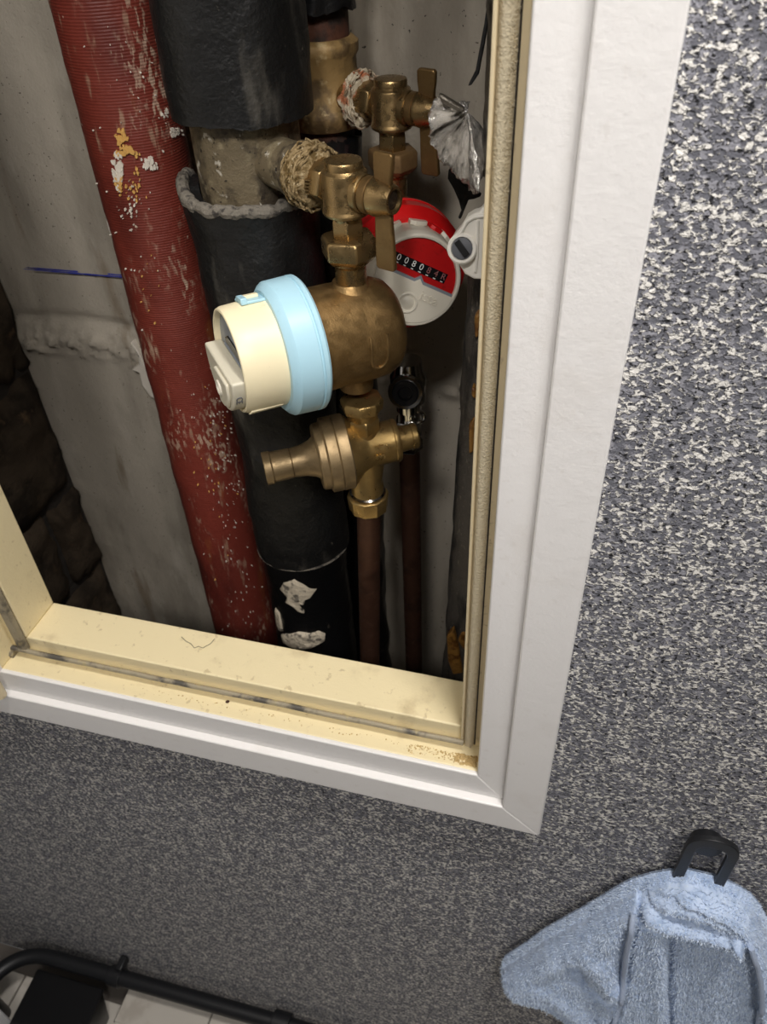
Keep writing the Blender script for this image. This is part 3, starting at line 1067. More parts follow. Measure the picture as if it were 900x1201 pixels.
# face
def face(a, b, s_):
    return MC + AX * s_ + TU * a + TV * b
def seg_poly(r, b0, n=30, top=False):
    """disc segment below (or above) the chord b0"""
    a0 = math.asin(b0 / r)
    if top:
        ts = np.linspace(a0, math.pi - a0, n)
    else:
        ts = np.linspace(math.pi - a0, 2 * math.pi + a0, n)
    return [(r * math.cos(q), r * math.sin(q)) for q in ts]
sgn = 1 if TU.cross(TV).dot(AX) > 0 else -1
def fprism(poly, s0, s1):
    vs = [face(a, b, s0) for a, b in poly] + [face(a, b, s1) for a, b in poly]
    n_ = len(poly)
    return Geo().add(vs, [tuple(range(n_)), tuple(range(2 * n_ - 1, n_ - 1, -1))] + [(i, (i + 1) % n_, n_ + (i + 1) % n_, n_ + i) for i in range(n_)])
dial = put('dial', fprism([(.0294 * math.cos(q), .0294 * math.sin(q)) for q in np.linspace(0, 2 * math.pi, 48, endpoint=False)], .0755, .0772), MT['blue_grey'], t)
put('register_window', fprism([(-.016, .0045), (.019, .0045), (.019, .0105), (-.010, .0115), (-.016, .0080)], .0771, .0779), MT['dark_window'], dial, bevel=0.0003)
put('register_frame', fprism([(-.0185, .0020), (.0215, .0020), (.0215, .0034), (-.0185, .0034)], .0771, .0785), MT['blue_grey'], dial, bevel=0.0003)
mod = put('radio_module', fprism(seg_poly(.0288, 0.0010), .0770, .0885), MT['grey_plastic'], t, bevel=0.0014, segs=3)
rm = put('module_cover', fprism([(-.004, -.0025), (.0215, -.0025), (.0222, -.012), (.017, -.0205), (.009, -.0240), (.0, -.0250), (-.004, -.016)], .0880, .0905), MT['grey_plastic'], mod, bevel=0.0012, segs=3)
put('thumb_ring', Geo().lathe([(.0900, .0030), (.0912, .0034), (.0916, .0042), (.0912, .0050), (.0900, .0054)], MC + TU * .004 - TV * .0135, AX, 32, cap=False), MT['bone'], mod)
# printed mark on the right flank of the module
for i, ch in enumerate('CE'):
    a_ = -0.32 - 0.0
fl_dir = (TU * math.cos(-0.42) + TV * math.sin(-0.42)).normalized()
fl_up = AX.cross(fl_dir).normalized()
put('printed_mark', text_geo('CE', .0056, MC + AX * .0845 + fl_dir * .0289, fl_up * (-1 if fl_up.z > 0 else 1), AX * -1 if False else AX, .0002), MT['ink'], mod, fixn=False)

# union, pressure regulator, copper pipe under the front meter
GC = at(428, 524, YF)
GA = unit((-0.872, -0.485, -0.05))
t = thing('pressure_regulator', 'brass pressure reducing valve with side knob under the blue-ringed meter', 'valve', GC - Vector((0, 0, 0.05)))
Z3 = Vector((0, 0, 1))
zn = at(421, 466, YF).z
put('union_nut', Geo().lathe([(zn - .0095 - GC.z, .0125), (zn - .0085 - GC.z, .0142), (zn - .002 - GC.z, .0150), (zn - GC.z, .0140), (zn + .001 - GC.z, .0100)], GC, Z3, 8, phase=.2), MT['brass_reg'], t, bevel=0.0006)
put('union_tail', Geo().lathe([(.012, .0105), (.0250, .0100), (.0285, .0108), (zn - .0088 - GC.z, .0120)], GC, Z3, 36), MT['brass_reg'], t)
put('tail_hexagon', hexnut(.0150, .0265, .0118, GC, Z3, phase=.5), MT['brass_reg'], t, bevel=0.0006)
put('body', Geo().lathe([(-.0245, .0100), (-.0240, .0148), (-.0225, .0156), (-.0205, .0156), (-.0198, .0150), (-.0030, .0156), (.0040, .0180), (.0105, .0245), (.0120, .0255)], GC, GA, 64), MT['brass_reg'], t, sharp=30)
put('end_cap', Geo().lathe([(-.0385, .0004), (-.0385, .0082), (-.0375, .0092), (-.0340, .0094), (-.0335, .0088), (-.0238, .0098)], GC, GA, 40), MT['brass_reg'], t)
put('lower_boss', Geo().lathe([(-.0410, .0118), (-.0330, .0120), (-.0300, .0110), (-.0120, .0138), (.0, .0140)], GC, Z3, 40), MT['brass_reg'], t)
put('diaphragm_flange', Geo().lathe([(.0118, .0258), (.0128, .0268), (.0200, .0270), (.0206, .0262), (.0212, .0268), (.0280, .0266), (.0288, .0250), (.0292, .0240), (.0335, .0236), (.0345, .0225), (.0345, .0100)], GC, GA, 72), MT['brass_knob'], t, sharp=28)
put('knob', Geo().lathe([(.0340, .0160), (.0380, .0132), (.0440, .0112), (.0520, .0104), (.0525, .0100), (.0530, .0106), (.0660, .0108), (.0670, .0116), (.0715, .0118), (.0720, .0108), (.0705, .0090), (.0705, .0004)], GC, GA, 56), MT['brass_knob'], t, sharp=28)
pn = GC + GA * (-0.008)
fn_ = unit((0.45, -0.80, 0.25))
fn_ = (fn_ - GA * fn_.dot(GA)).normalized()
u_ = -GA
v_ = fn_.cross(u_).normalized()
if v_.z < 0:
    v_ = -v_
    # keep right-handed
pt = text_geo('3/4', .0088, pn + fn_ * .0156, v_ * 1.0, GA, .0011)
put('cast_lettering', pt, MT['brass_reg'], t, fixn=False)
put('gasket', Geo().lathe([(-.0418, .0120), (-.0405, .0134), (-.0395, .0120)], GC, Z3, 36), MT['chrome'], t)
zq = -.0420
put('pipe_nut', Geo().lathe([(zq - .0150, .0130), (zq - .0138, .0146), (zq - .0010, .0156), (zq, .0146)], GC, Z3, 10, phase=.1), MT['brass_reg'], t, bevel=0.0005)
p0 = Vector((GC.x, GC.y, GC.z - .055))
p1 = at(434, 775, YF + 0.012)
dirn = (p0 - p1).normalized()
t = thing('copper_pipe', 'tarnished copper pipe dropping from the brass regulator nut', 'pipe', p1)
put('tube', Geo().tube([p0, p1, (p1.x, p1.y, 0.25)], 0.0090, 24), MT['copper'], t)

# ------------------------------------------------------------------ red hot-water meter
HC = at(465, 300, YR)
HA = unit((0.43, -0.89, 0.16))
ROLL = math.radians(-29)
h0 = Vector((0.89, 0.43, 0)).normalized()
v0 = h0.cross(HA) * -1
if v0.z < 0:
    v0 = -v0
HU = (h0 * math.cos(ROLL) + v0 * math.sin(ROLL)).normalized()
HV = (v0 * math.cos(ROLL) - h0 * math.sin(ROLL)).normalized()
t = thing('water_meter', 'hot water meter with red ring and bone white cap', 'meter', HC - Vector((0, 0, 0.035)))
put('brass_body', Geo().lathe([(-.0300, .0005), (-.0300, .0180), (-.0250, .0260), (-.0150, .0305), (.0150, .0308), (.0230, .0325)], HC, HA, 64), MT['brass_body'], t)
put('inlet_neck', Geo().lathe([(.026, .0150), (.0310, .0112), (.0400, .0105)], HC, Z3, 32), MT['brass_body'], t)
put('outlet_neck', Geo().lathe([(-.026, .0150), (-.0310, .0112), (-.0420, .0105)], HC, Z3, 32), MT['brass_body'], t)
rr = put('red_ring', Geo().lathe([(.0150, .0300), (.0150, .0415), (.0165, .0428), (.0205, .0428), (.0210, .0420), (.0370, .0416), (.0390, .0400), (.0430, .0350), (.0430, .0300)], HC, HA, 96), MT['red_plastic'], t, sharp=28)
rr['label'] = 'red clamping ring'
hcap = put('cap', Geo().lathe([(.0420, .0200), (.0420, .0318), (.0600, .0312), (.0665, .0308), (.0685, .0298), (.0688, .0286), (.0684, .0274), (.0660, .0272), (.0660, .0004)], HC, HA, 96), MT['bone'], t, sharp=30)


def hface(a, b, s_):
    return HC + HA * s_ + HU * a + HV * b


def hprism(poly, s0, s1):
    vs = [hface(a, b, s0) for a, b in poly] + [hface(a, b, s1) for a, b in poly]
    n_ = len(poly)
    return Geo().add(vs, [tuple(range(n_)), tuple(range(2 * n_ - 1, n_ - 1, -1))] + [(i, (i + 1) % n_, n_ + (i + 1) % n_, n_ + i) for i in range(n_)])


# lugs between ring and cap
for ang, w_ in ((1.85, .0060), (1.45, .0050), (1.15, .0060), (2.35, .005), (0.75, .004)):
    r_ = HU * math.cos(ang) + HV * math.sin(ang)
    tn = HA.cross(r_)
    c = HC + HA * .0445 + r_ * .0330
    put('lug', Geo().prism([(-w_, -.001), (w_, -.001), (w_, .0060), (w_ * .4, .0075), (-w_ * .6, .0060), (-w_, .0045)], c, tn, HA, -.0016, .0012), MT['bone'] if ang != 1.45 else MT['red_plastic'], rr, bevel=0.0004)
hd = put('dial', hprism([(.0270 * math.cos(q), .0270 * math.sin(q)) for q in np.linspace(0, 2 * math.pi, 48, endpoint=False)], .0655, .0668), MT['red_dial'], t)
hd['label'] = 'red dial face'
cw = put('counter_window', hprism([(-.0215, .0052), (.0185, .0052), (.0185, .0116), (-.0215, .0116)], .0666, .0672), MT['dark_window'], hd)
for i, ch in enumerate('008084R'):
    put('counter_digit', text_geo(ch, .0058, hface(-.0168 + i * .0055, .0090, .0674), HU, HV, .0001), MT['digit'] if i < 4 else MT['digit_red'], hd, fixn=False)
g = Geo()
for i in range(7):
    a = -.0168 + i * .0055
    q = hprism([(a - .0008, .0055), (a + .0010, .0055), (a + .0010, .0061), (a - .0008, .0061)], .0671, .0674)
    g.add(q.v, q.f)
put('counter_ticks', g, MT['digit'], hd, fixn=False)
low = [(.0278 * math.cos(q), .0278 * math.sin(q)) for q in np.linspace(math.pi + .03, 2 * math.pi - .03, 30)]
low += [(.0276, -.0006), (.0050, -.0006), (.0020, .0022), (-.0010, -.0008), (-.0276, -.0006)]
lw = put('lower_cover', hprism(low, .0655, .0695), MT['bone'], t, bevel=0.0006)
put('cover_edge', hprism([(.0270, .0012), (.0052, .0012), (.0020, .0042), (-.0012, .0010), (-.0270, .0012), (-.0270, -.0008), (-.0010, -.0010), (.0020, .0020), (.0050, -.0008), (.0270, -.0008)], .0660, .0684), MT['blue_grey'], lw)
put('thumb_ring', Geo().lathe([(.0690, .0052), (.0704, .0056), (.0706, .0062), (.0702, .0070), (.0690, .0074)], HC + HU * .0005 + HV * -.0150, HA, 36, cap=False), MT['bone'], lw)
put('thumb_dome', Geo().lathe([(.0690, .0050), (.0700, .0036), (.0704, .0004)], HC + HU * .0005 + HV * -.0150, HA, 24), MT['bone'], lw)
put('raised_lettering', text_geo('ista', .0100, hface(.0130, -.0070, .0697), HU, HV, .0007), MT['bone'], lw, fixn=False)

# chrome check valve and copper pipe under the red meter
kz = at(476, 455, 0.19).z
KC = at(479, 453, YR - 0.004)
t = thing('check_valve', 'chrome check valve with a black end plug under the red meter', 'valve', KC - Vector((0, 0, 0.04)))
put('body', Geo().lathe([(-.022, .0100), (-.014, .0100), (-.012, .0140), (.010, .0145), (.014, .0120), (.024, .0110)], KC, Z3, 32), MT['chrome'], t)
KD = unit((0.12, -0.95, 0.28))
put('branch', Geo().lathe([(0, .0140), (.018, .0140), (.0195, .0132), (.0195, .0105)], KC, KD, 36, cap=False), MT['chrome'], t)
put('end_plug', Geo().lathe([(.010, .0106), (.0205, .0106), (.0215, .0095), (.0215, .0060), (.0190, .0050), (.0190, .0003)], KC, KD, 32), MT['black_plastic'], t)
put('neck', Geo().lathe([(-.034, .0075), (-.020, .0075)], KC, Z3, 12), MT['chrome'], t)
put('hexagon_nut', hexnut(-.046, -.031, .0122, KC, Z3, phase=.25), MT['chrome'], t, bevel=0.0005)
put('lower_nut', hexnut(-.062, -.050, .0118, KC, Z3, phase=.6), MT['chrome'], t, bevel=0.0005)
put('union_ring', Geo().tube([KC + Vector((.0085, -.004, -.026)) + Vector((.0055 * math.cos(a), .002 * math.cos(a), .0055 * math.sin(a))) for a in np.linspace(0, 2 * math.pi, 20, endpoint=False)], .0014, 8, closed=True), MT['chrome'], t)
p0 = Vector((KC.x, KC.y, KC.z - .058))
t = thing('copper_pipe', 'dark copper pipe in the shade under the chrome check valve', 'pipe', (KC.x, KC.y, 0.25))
put('tube', Geo().tube([p0, (KC.x, KC.y, 0.25)], 0.0090, 24), MT['copper'], t)

# ------------------------------------------------------------------ wrapped pipe at the right
WY = 0.15
wr = 0.030
wa, wbp = at(571, 0, WY) + Vector((wr, 0, 0)), at(522, 758, WY) + Vector((wr, 0, 0))
wd = (wa - wbp).normalized()
t = thing('wrapped_pipe', 'pipe in dark woven wrap with torn foil at the right jamb', 'pipe', wbp)
zmid = at(542, 325, WY)
def along(zv):
    return wbp + wd * ((zv - wbp.z) / wd.z)
ztop = at(556, 235, WY).z
put('woven_wrap', Geo().lathe([(s_, wr) for s_ in np.linspace(-0.55, (at(545, 300, WY).z - wbp.z), 90)], wbp, wd, 48, wob=wobble(0.0016, 30)), MT['weave'], t, sharp=80)
put('inner_pipe', Geo().lathe([(0.30, wr * 0.74), (0.70, wr * 0.74)], wbp, wd, 36), MT['maroon'], t)
put('foil_wrap', Geo().lathe([(s_, wr - 0.001) for s_ in np.linspace(ztop - wbp.z + 0.018, 0.85, 60)], wbp, wd, 60, wob=wobble(0.0040, 28)), MT['foil_dull'], t, sharp=30)
# black torn lining hanging out between foil and wrap
px = [(529, 196), (533, 197), (535, 206), (541, 214), (550, 222), (560, 228), (564, 231), (556, 234), (549, 235), (546, 243), (543, 250), (540, 258), (537, 256), (541, 247), (538, 236), (532, 222), (525, 210), (526, 200)]
put('torn_lining', Geo().extrude_points([at(x, y, 0.146) for x, y in px], (0, 0.006, 0)), MT['tar'], t, bevel=0.0008)
px = [(572, 0), (568, 28), (562, 60), (558, 82), (551, 96), (549, 101), (553, 100), (561, 88), (566, 62), (572, 30), (576, 0)]
put('torn_lining', Geo().extrude_points([at(x, y, 0.148) for x, y in px], (0, 0.004, 0)), MT['tar'], t, bevel=0.0005)
# fan of crumpled foil
rim = [(552, 118), (534, 119), (516, 112), (508, 118), (504, 128), (503, 142), (506, 152), (503, 160), (509, 174), (516, 188), (520, 193), (528, 197), (533, 203), (541, 213), (551, 222), (561, 228), (565, 214), (570, 190), (574, 160)]
dep = [.150, .142, .134, .138, .128, .134, .118, .130, .112, .126, .112, .124, .110, .122, .110, .120, .122, .138, .150]
piv = at(549, 131, 0.142)
vs, fs = [], []
nr = 10
fine = []
for i in range(len(rim) - 1):
    for q in range(5):
        f_ = q / 5
        fine.append((at(rim[i][0], rim[i][1], dep[i])).lerp(at(rim[i + 1][0], rim[i + 1][1], dep[i + 1]), f_))
fine.append(at(*rim[-1], dep[-1]))
for j in range(nr + 1):
    for i, p in enumerate(fine):
        q = piv.lerp(p, 0.04 + 0.96 * j / nr)
        a_ = 0.0032 * (j / nr) ** 0.5
        q = q + Vector((0.5 * a_ * fbm(q, 160, 3), a_ * fbm(q + Vector((1, 0, 0)), 150, 3), 0.5 * a_ * fbm(q + Vector((0, 3, 0)), 160, 3)))
        vs.append(q)
nf = len(fine)
for j in range(nr):
    for i in range(nf - 1):
        fs.append((j * nf + i, j * nf + i + 1, (j + 1) * nf + i + 1, (j + 1) * nf + i))
fo = put('torn_foil', Geo().add(vs, fs), MT['foil'], t, sharp=14)
so = fo.modifiers.new('thickness', 'SOLIDIFY')
so.thickness = 0.0004
px = [(514, 112), (519, 113), (545, 129), (543, 133), (536, 131), (518, 121)]
put('foil_curl', Geo().extrude_points([at(x, y, 0.130 + 0.0003 * i) for i, (x, y) in enumerate(px)], (0, 0.0030, 0.001)), MT['foil_dull'], t, bevel=0.0008)
# yellow glue remains
for pxs in ([(524, 748), (531, 741), (537, 757), (540, 775), (543, 790), (531, 792), (525, 775)], [(541, 744), (549, 742), (549, 764), (543, 762), (537, 752)],
            [(556, 372), (563, 366), (563, 395), (557, 398)], [(553, 455), (559, 458), (558, 470), (553, 466)], [(550, 500), (556, 492), (556, 530), (550, 534)]):
    put('glue_patch', Geo().extrude_points([at(x, y, 0.1195) for x, y in pxs], (0, 0.009, 0)), MT['glue'], t, bevel=0.0015)

# white plastic holder with a dark screw in front of the wrapped pipe
BY = 0.092
def bp(x, y):
    return at(x, y, BY)
t = thing('plastic_bracket', 'white plastic bracket with a dark slotted screw beside the red meter', 'bracket', bp(556, 327))
px = [(565, 244), (562, 250), (554, 252), (546, 257), (540, 268), (531, 278), (528, 290), (531, 303), (539, 312), (545, 322), (556, 328), (590, 329), (592, 244)]
pl = put('plate', Geo().extrude_points([bp(x, y) for x, y in px], (0, 0.010, 0)), MT['white_plastic'], t, bevel=0.0016, segs=3)
rimp = [(590, 250), (568, 251), (556, 253), (548, 258), (542, 270), (532, 281)]
put('rim', Geo().tube([bp(x, y) + Vector((0.0, -0.0003, -0.0006)) for x, y in rimp], 0.0011, 8), MT['white_plastic'], t)
kc = bp(543, 291)
KN = unit((0.05, -0.95, 0.32))
put('collar', Geo().lathe([(-.004, .0082), (.0030, .0080), (.0038, .0072), (.0038, .0060), (.0026, .0058), (.0026, .0003)], kc, KN, 40), MT['white_plastic'], t)
sc = put('screw', Geo().lathe([(.0020, .0056), (.0034, .0056), (.0038, .0050), (.0038, .0003)], kc, KN, 32), MT['ink'], t)
ku, kv = frame_of(KN)[:2]
ang = math.radians(-50)
put('slot_bar', Geo().prism([(-.0048, -.0017), (.0048, -.0017), (.0048, .0017), (-.0048, .0017)], kc + KN * .0036, ku * math.cos(ang) + kv * math.sin(ang), kv * math.cos(ang) - ku * math.sin(ang), 0, .0012), MT['black_plastic'], sc, bevel=0.0003)
put('corner_fillet', Geo().tube([bp(561, 258) + Vector((0, -.0008, 0)), bp(560, 300) + Vector((0, -.0008, 0)), bp(558, 318) + Vector((0, -.0008, 0))], 0.0009, 8), MT['white_plastic'], t)
put('mount', Geo().box((bp(570, 300).x, BY + 0.006, bp(570, 315).z), (bp(592, 300).x, 0.128, bp(570, 268).z)), MT['white_plastic'], t, bevel=0.001)

# ------------------------------------------------------------------ dirt on the sill
rd = random.Random(11)
g = Geo()
for i in range(420):
    u_ = rd.random() ** 2.2
    x = LIP[1] - 0.003 - 0.05 * u_ - (0.25 * rd.random() if i > 330 else 0)
    y = Y_IN + 0.006 + (Y_STOP - 0.009 - Y_IN - 0.006) * rd.random() ** (0.7)
    if i > 330:
        y = Y_STOP - 0.0095 - abs(rd.gauss(0, 0.0022))
    sz = rd.uniform(.0003, .0013) * (1.6 if u_ < .3 and i < 330 else 0.7)
    z = LIP[2] + 0.0006 + sz * 0.4
    vs = []
    for a in range(5):
        th = a * 1.2566
        vs.append((x + sz * math.cos(th) * rd.uniform(.6, 1.2), y + sz * math.sin(th) * rd.uniform(.6, 1.2), z - sz * .5))
    vs.append((x, y, z + sz * rd.uniform(.3, .7)))
    g.add(vs, [(0, 1, 5), (1, 2, 5), (2, 3, 5), (3, 4, 5), (4, 0, 5), (4, 3, 2, 1, 0)])
d = put('plaster_crumbs', g, MT['dust'], sharp=20, fixn=False)
d['kind'] = 'stuff'
tag(d, 'sandy plaster crumbs lying in the right end of the hatch sill rebate', 'crumbs')
c = at(266, 823, 0.0)
z = LIP[2] + 0.0008
c = CAMPOS + (at(267, 823, 0) - CAMPOS) * ((CAMPOS.z - z - .0006) / (CAMPOS.z - at(267, 823, 0).z))
g = Geo().lathe([(-.0016, .0003), (-.0010, .0010), (.0004, .0012), (.0016, .0003)], (c.x, c.y, z + .0007), (1, .6, 0), 8)
tag(put('rust_crumb', g, MT['rust']), 'small dark brown speck lying on the cream sill ledge', 'crumb')
def on_sill(px_, py_, zz):
    p = at(px_, py_, 0)
    k_ = (CAMPOS.z - zz) / (CAMPOS.z - p.z)
    return CAMPOS + (p - CAMPOS) * k_
hz = STOP[2] + 0.0004
hair = [(213, 747), (218, 752), (224, 755), (228, 760), (233, 758), (238, 760), (243, 757), (247, 755), (252, 749)]
tag(put('hair_strand', Geo().tube([on_sill(x, y, hz) for x, y in hair], 0.00022, 5), MT['dark']), 'thin dark curled hair lying on the cream sill', 'hair')

# ------------------------------------------------------------------ hook and towel
hk = at(832, 994, -0.012)
t = thing('towel_hook', 'black metal wall hook holding the pale blue towel', 'hook', (hk.x, 0.0, hk.z))
put('wall_knob', Geo().lathe([(0.0005, .0100), (.002, .0105), (.0085, .0105), (.0098, .0095), (.0100, .0004)], (hk.x, 0, hk.z - .0065), (0, -1, 0), 40), MT['black_metal'], t)
HY = -0.0125
def arch(px_out, px_in):
    return [at(x, y, HY) for x, y in px_out] + [at(x, y, HY) for x, y in reversed(px_in)]
ctr = at(834, 1000, HY)
hw, rin = .0172, .0100
outp, inp = [], []
for q in np.linspace(0, math.pi, 22):
    outp.append((hw * math.cos(q), .004 + .0175 * math.sin(q) ** 0.8 if math.sin(q) > 0 else .004))
    inp.append((rin * math.cos(q), .002 + .0095 * math.sin(q) ** 0.8 if math.sin(q) > 0 else .002))
poly = [(-hw, -.05)] + list(reversed(outp)) + [(hw, -.05), (rin, -.05)] + inp + [(-rin, -.05)]
put('loop', Geo().prism(poly, (ctr.x, HY, ctr.z - .002), (1, 0, 0), (0, 0, 1), -.0022, .0022), MT['black_metal'], t, bevel=0.0006)

# towel: a folded terry cloth bulging out from the wall
TYP = -0.0325
outline_px = [(589, 1140), (592, 1130), (600, 1121), (620, 1106), (640, 1091), (665, 1077), (690, 1063), (710, 1051), (730, 1039), (745, 1032), (762, 1027), (780, 1023), (805, 1021), (830, 1026), (850, 1033),
              (866, 1041), (880, 1050), (890, 1062), (897, 1075), (903, 1090), (908, 1110), (914, 1150), (922, 1200), (930, 1260), (936, 1330), (700, 1330), (690, 1260), (676, 1215), (664, 1196), (652, 1182), (640, 1174), (625, 1169), (608, 1166), (597, 1157)]
_yo = [-0.018, -0.015, -0.012] + [-0.010] * (len(outline_px) - 9) + [-0.028] * 5 + [-0.024]
OP = np.array([(at(x, y, yy).x, at(x, y, yy).z) for (x, y), yy in zip(outline_px, _yo)])


def seg_dist(P, a, b):
    ab = b - a
    tq = np.clip(((P - a) @ ab) / (ab @ ab), 0, 1)
    return np.linalg.norm(P - (a + tq[:, None] * ab), axis=1)


def inside(P, poly):
    r = np.zeros(len(P), bool)
    n_ = len(poly)
    for i in range(n_):
        a, b = poly[i], poly[(i + 1) % n_]
        cond = (a[1] > P[:, 1]) != (b[1] > P[:, 1])
        xi = (b[0] - a[0]) * (P[:, 1] - a[1]) / (b[1] - a[1] + 1e-12) + a[0]
        r ^= cond & (P[:, 0] < xi)
    return r


def edge_dist(P, poly, closed=True):
    dm = np.full(len(P), 9.0)
    for i in range(len(poly) if closed else len(poly) - 1):
        dm = np.minimum(dm, seg_dist(P, poly[i], poly[(i + 1) % len(poly)]))
    return dm


def wpoly(pts):
    return np.array([(at(x, y, TYP).x, at(x, y, TYP).z) for x, y in pts])


def sstep(x, a, b):
    q = np.clip((x - a) / (b - a), 0, 1)
    return q * q * (3 - 2 * q)


st = 0.0011
xs = np.arange(OP[:, 0].min() - st, OP[:, 0].max() + st, st)
zs_ = np.arange(0.56, OP[:, 1].max() + st, st)
GX, GZ = np.meshgrid(xs, zs_)
PP = np.stack([GX.ravel(), GZ.ravel()], 1)
ins = inside(PP, OP)
dd = edge_dist(PP, OP) * np.where(ins, 1, -1)
R_ = 0.015
q = np.clip(dd / R_, 0, 1)
hgt = 0.025 * np.sqrt(np.clip(1 - (1 - q) ** 2, 0, 1))
# inner panel recessed under the rolled top edge
panel = wpoly([(747, 1066), (758, 1062), (790, 1060), (820, 1065), (850, 1077), (870, 1090), (879, 1106), (889, 1130), (896, 1200), (900, 1330), (690, 1330), (716, 1201), (733, 1150), (737, 1110)])
pin = inside(PP, panel)
pd = edge_dist(PP, panel) * np.where(pin, 1, -1)
hgt -= 0.0100 * sstep(pd, -0.0006, 0.0022)
# soft roll just outside the panel edge
hgt += 0.003 * np.exp(-((pd + 0.009) / 0.006) ** 2) * (dd > 0.004)
# lip across the panel
lip = wpoly([(762, 1072), (784, 1080), (806, 1085), (830, 1090), (850, 1096), (866, 1098)])
ld = edge_dist(PP, lip, False)
hgt += 0.0115 * np.clip(1 - (ld / 0.0062) ** 2, 0, 1) ** 0.5 * sstep(pd, 0, .003)
lip2 = wpoly([(768, 1064), (800, 1066), (830, 1073), (856, 1084), (872, 1098)])
ld2 = edge_dist(PP, lip2, False)
hgt += 0.0075 * np.clip(1 - (ld2 / 0.0058) ** 2, 0, 1) ** 0.5 * sstep(pd, 0, .003)
# vertical fold: the left strip of the panel stands proud
vf = wpoly([(779, 1086), (782, 1110), (781, 1150), (783, 1201), (784, 1330)])
xline = np.interp(-PP[:, 1], -vf[:, 1], vf[:, 0])
below = sstep(-PP[:, 1], -vf[0, 1] - 0.002, -vf[0, 1] + 0.006)
hgt += 0.0070 * (1 - sstep(PP[:, 0] - xline, -0.0004, 0.0014)) * below * sstep(pd, 0.0, 0.006)
hgt -= 0.0065 * np.exp(-((PP[:, 0] - xline - 0.0025) / 0.0028) ** 2) * below * (pd > 0.002)
hgt += 0.0020 * np.exp(-((PP[:, 0] - xline + 0.006) / 0.005) ** 2) * below * (pd > 0.002)
hgt += 0.0040 * sstep(PP[:, 0] - xline, 0.012, 0.05) * below * (pd > 0)
# creases of the left wing
for (pts, dep_, wid) in (([(650, 1117), (668, 1102), (685, 1094)], -0.0042, 0.0085), ([(676, 1128), (686, 1146), (702, 1160), (722, 1166)], -0.0046, 0.0055), ([(640, 1150), (660, 1140), (672, 1132)], -0.003, 0.010),
                         ([(700, 1120), (712, 1138), (724, 1150)], 0.0040, 0.010), ([(620, 1128), (650, 1100), (690, 1080)], 0.003, 0.012), ([(730, 1082), (724, 1110), (728, 1140)], -0.004, 0.006), ([(660, 1165), (685, 1185), (700, 1201)], 0.0035, 0.010)):
    cd = edge_dist(PP, wpoly(pts), False)
    hgt += 1.5 * dep_ * np.exp(-(cd / wid) ** 2) * sstep(dd, 0.002, 0.012)
hgt = np.where(ins, np.maximum(hgt, 0.0), 0)
ny, nx = GX.shape
for i in np.nonzero(ins)[0]:
    p = Vector((PP[i, 0], PP[i, 1], 0.0))
    hgt[i] += (0.0011 * noise.noise(p * 560) + 0.0012 * noise.noise(p * 260)) * min(1, dd[i] / 0.003)
idx = -np.ones(len(PP), int)
keep = ins | (dd > -st * 1.5)
idx[keep] = np.arange(keep.sum())
base_y = -0.0155
V_ = [(PP[i, 0], base_y - max(hgt[i], 0.0) if ins[i] else -0.0095, PP[i, 1]) for i in np.nonzero(keep)[0]]
nk = len(V_)
V_ += [(v[0], -0.0080, v[2]) for v in V_]
F_ = []
K2 = idx.reshape(ny, nx)
for j in range(ny - 1):
    for i in range(nx - 1):
        a, b, c_, d_ = K2[j, i], K2[j, i + 1], K2[j + 1, i + 1], K2[j + 1, i]
        if a >= 0 and b >= 0 and c_ >= 0 and d_ >= 0:
            F_.append((a, b, c_, d_))
            F_.append((a + nk, d_ + nk, c_ + nk, b + nk))
tw = thing('towel', 'pale blue terry hand towel hanging in folds from the black hook', 'towel', (OP[:, 0].mean(), -0.02, 0.60))
put('cloth', Geo().add(V_, F_), MT['terry'], tw, sharp=180, fixn=False)
# terry loops
g_v, g_f = [], []
cand = np.nonzero(ins & (dd > 0.0005))[0]
HG = hgt
rs = np.random.RandomState(5)
_gz, _gx = np.gradient(hgt.reshape(ny, nx), st)
wgt = np.sqrt(1 + np.clip(_gx ** 2 + _gz ** 2, 0, 16)).ravel()[cand]
pick = rs.choice(cand, 84000, p=wgt / wgt.sum())
for i in pick:
    x = PP[i, 0] + rs.uniform(-.5, .5) * st
    z = PP[i, 1] + rs.uniform(-.5, .5) * st
    h_ = HG[i]
    # outward slope of the surface
    gx = (HG[i + 1] - HG[i - 1]) / (2 * st) if 0 < i < len(HG) - 1 else 0
    gz = (HG[i + nx] - HG[i - nx]) / (2 * st) if nx < i < len(HG) - nx else 0
    n_ = Vector((-max(-2.5, min(2.5, gx)), -1, -max(-2.5, min(2.5, gz)))).normalized()
    tip = n_ * rs.uniform(.0011, .0021) + Vector((rs.normal(0, .0009), rs.normal(0, .0006), rs.normal(-.0002, .0011)))
    sidev = Vector((rs.normal(), 0, rs.normal())).normalized() * 0.00036
    p = Vector((x, base_y - h_ + 0.0003, z))
    b = len(g_v)
    g_v += [p - sidev, p + sidev, p + tip * .65 + sidev * .9, p + tip]
    g_f += [(b, b + 1, b + 2, b + 3)]
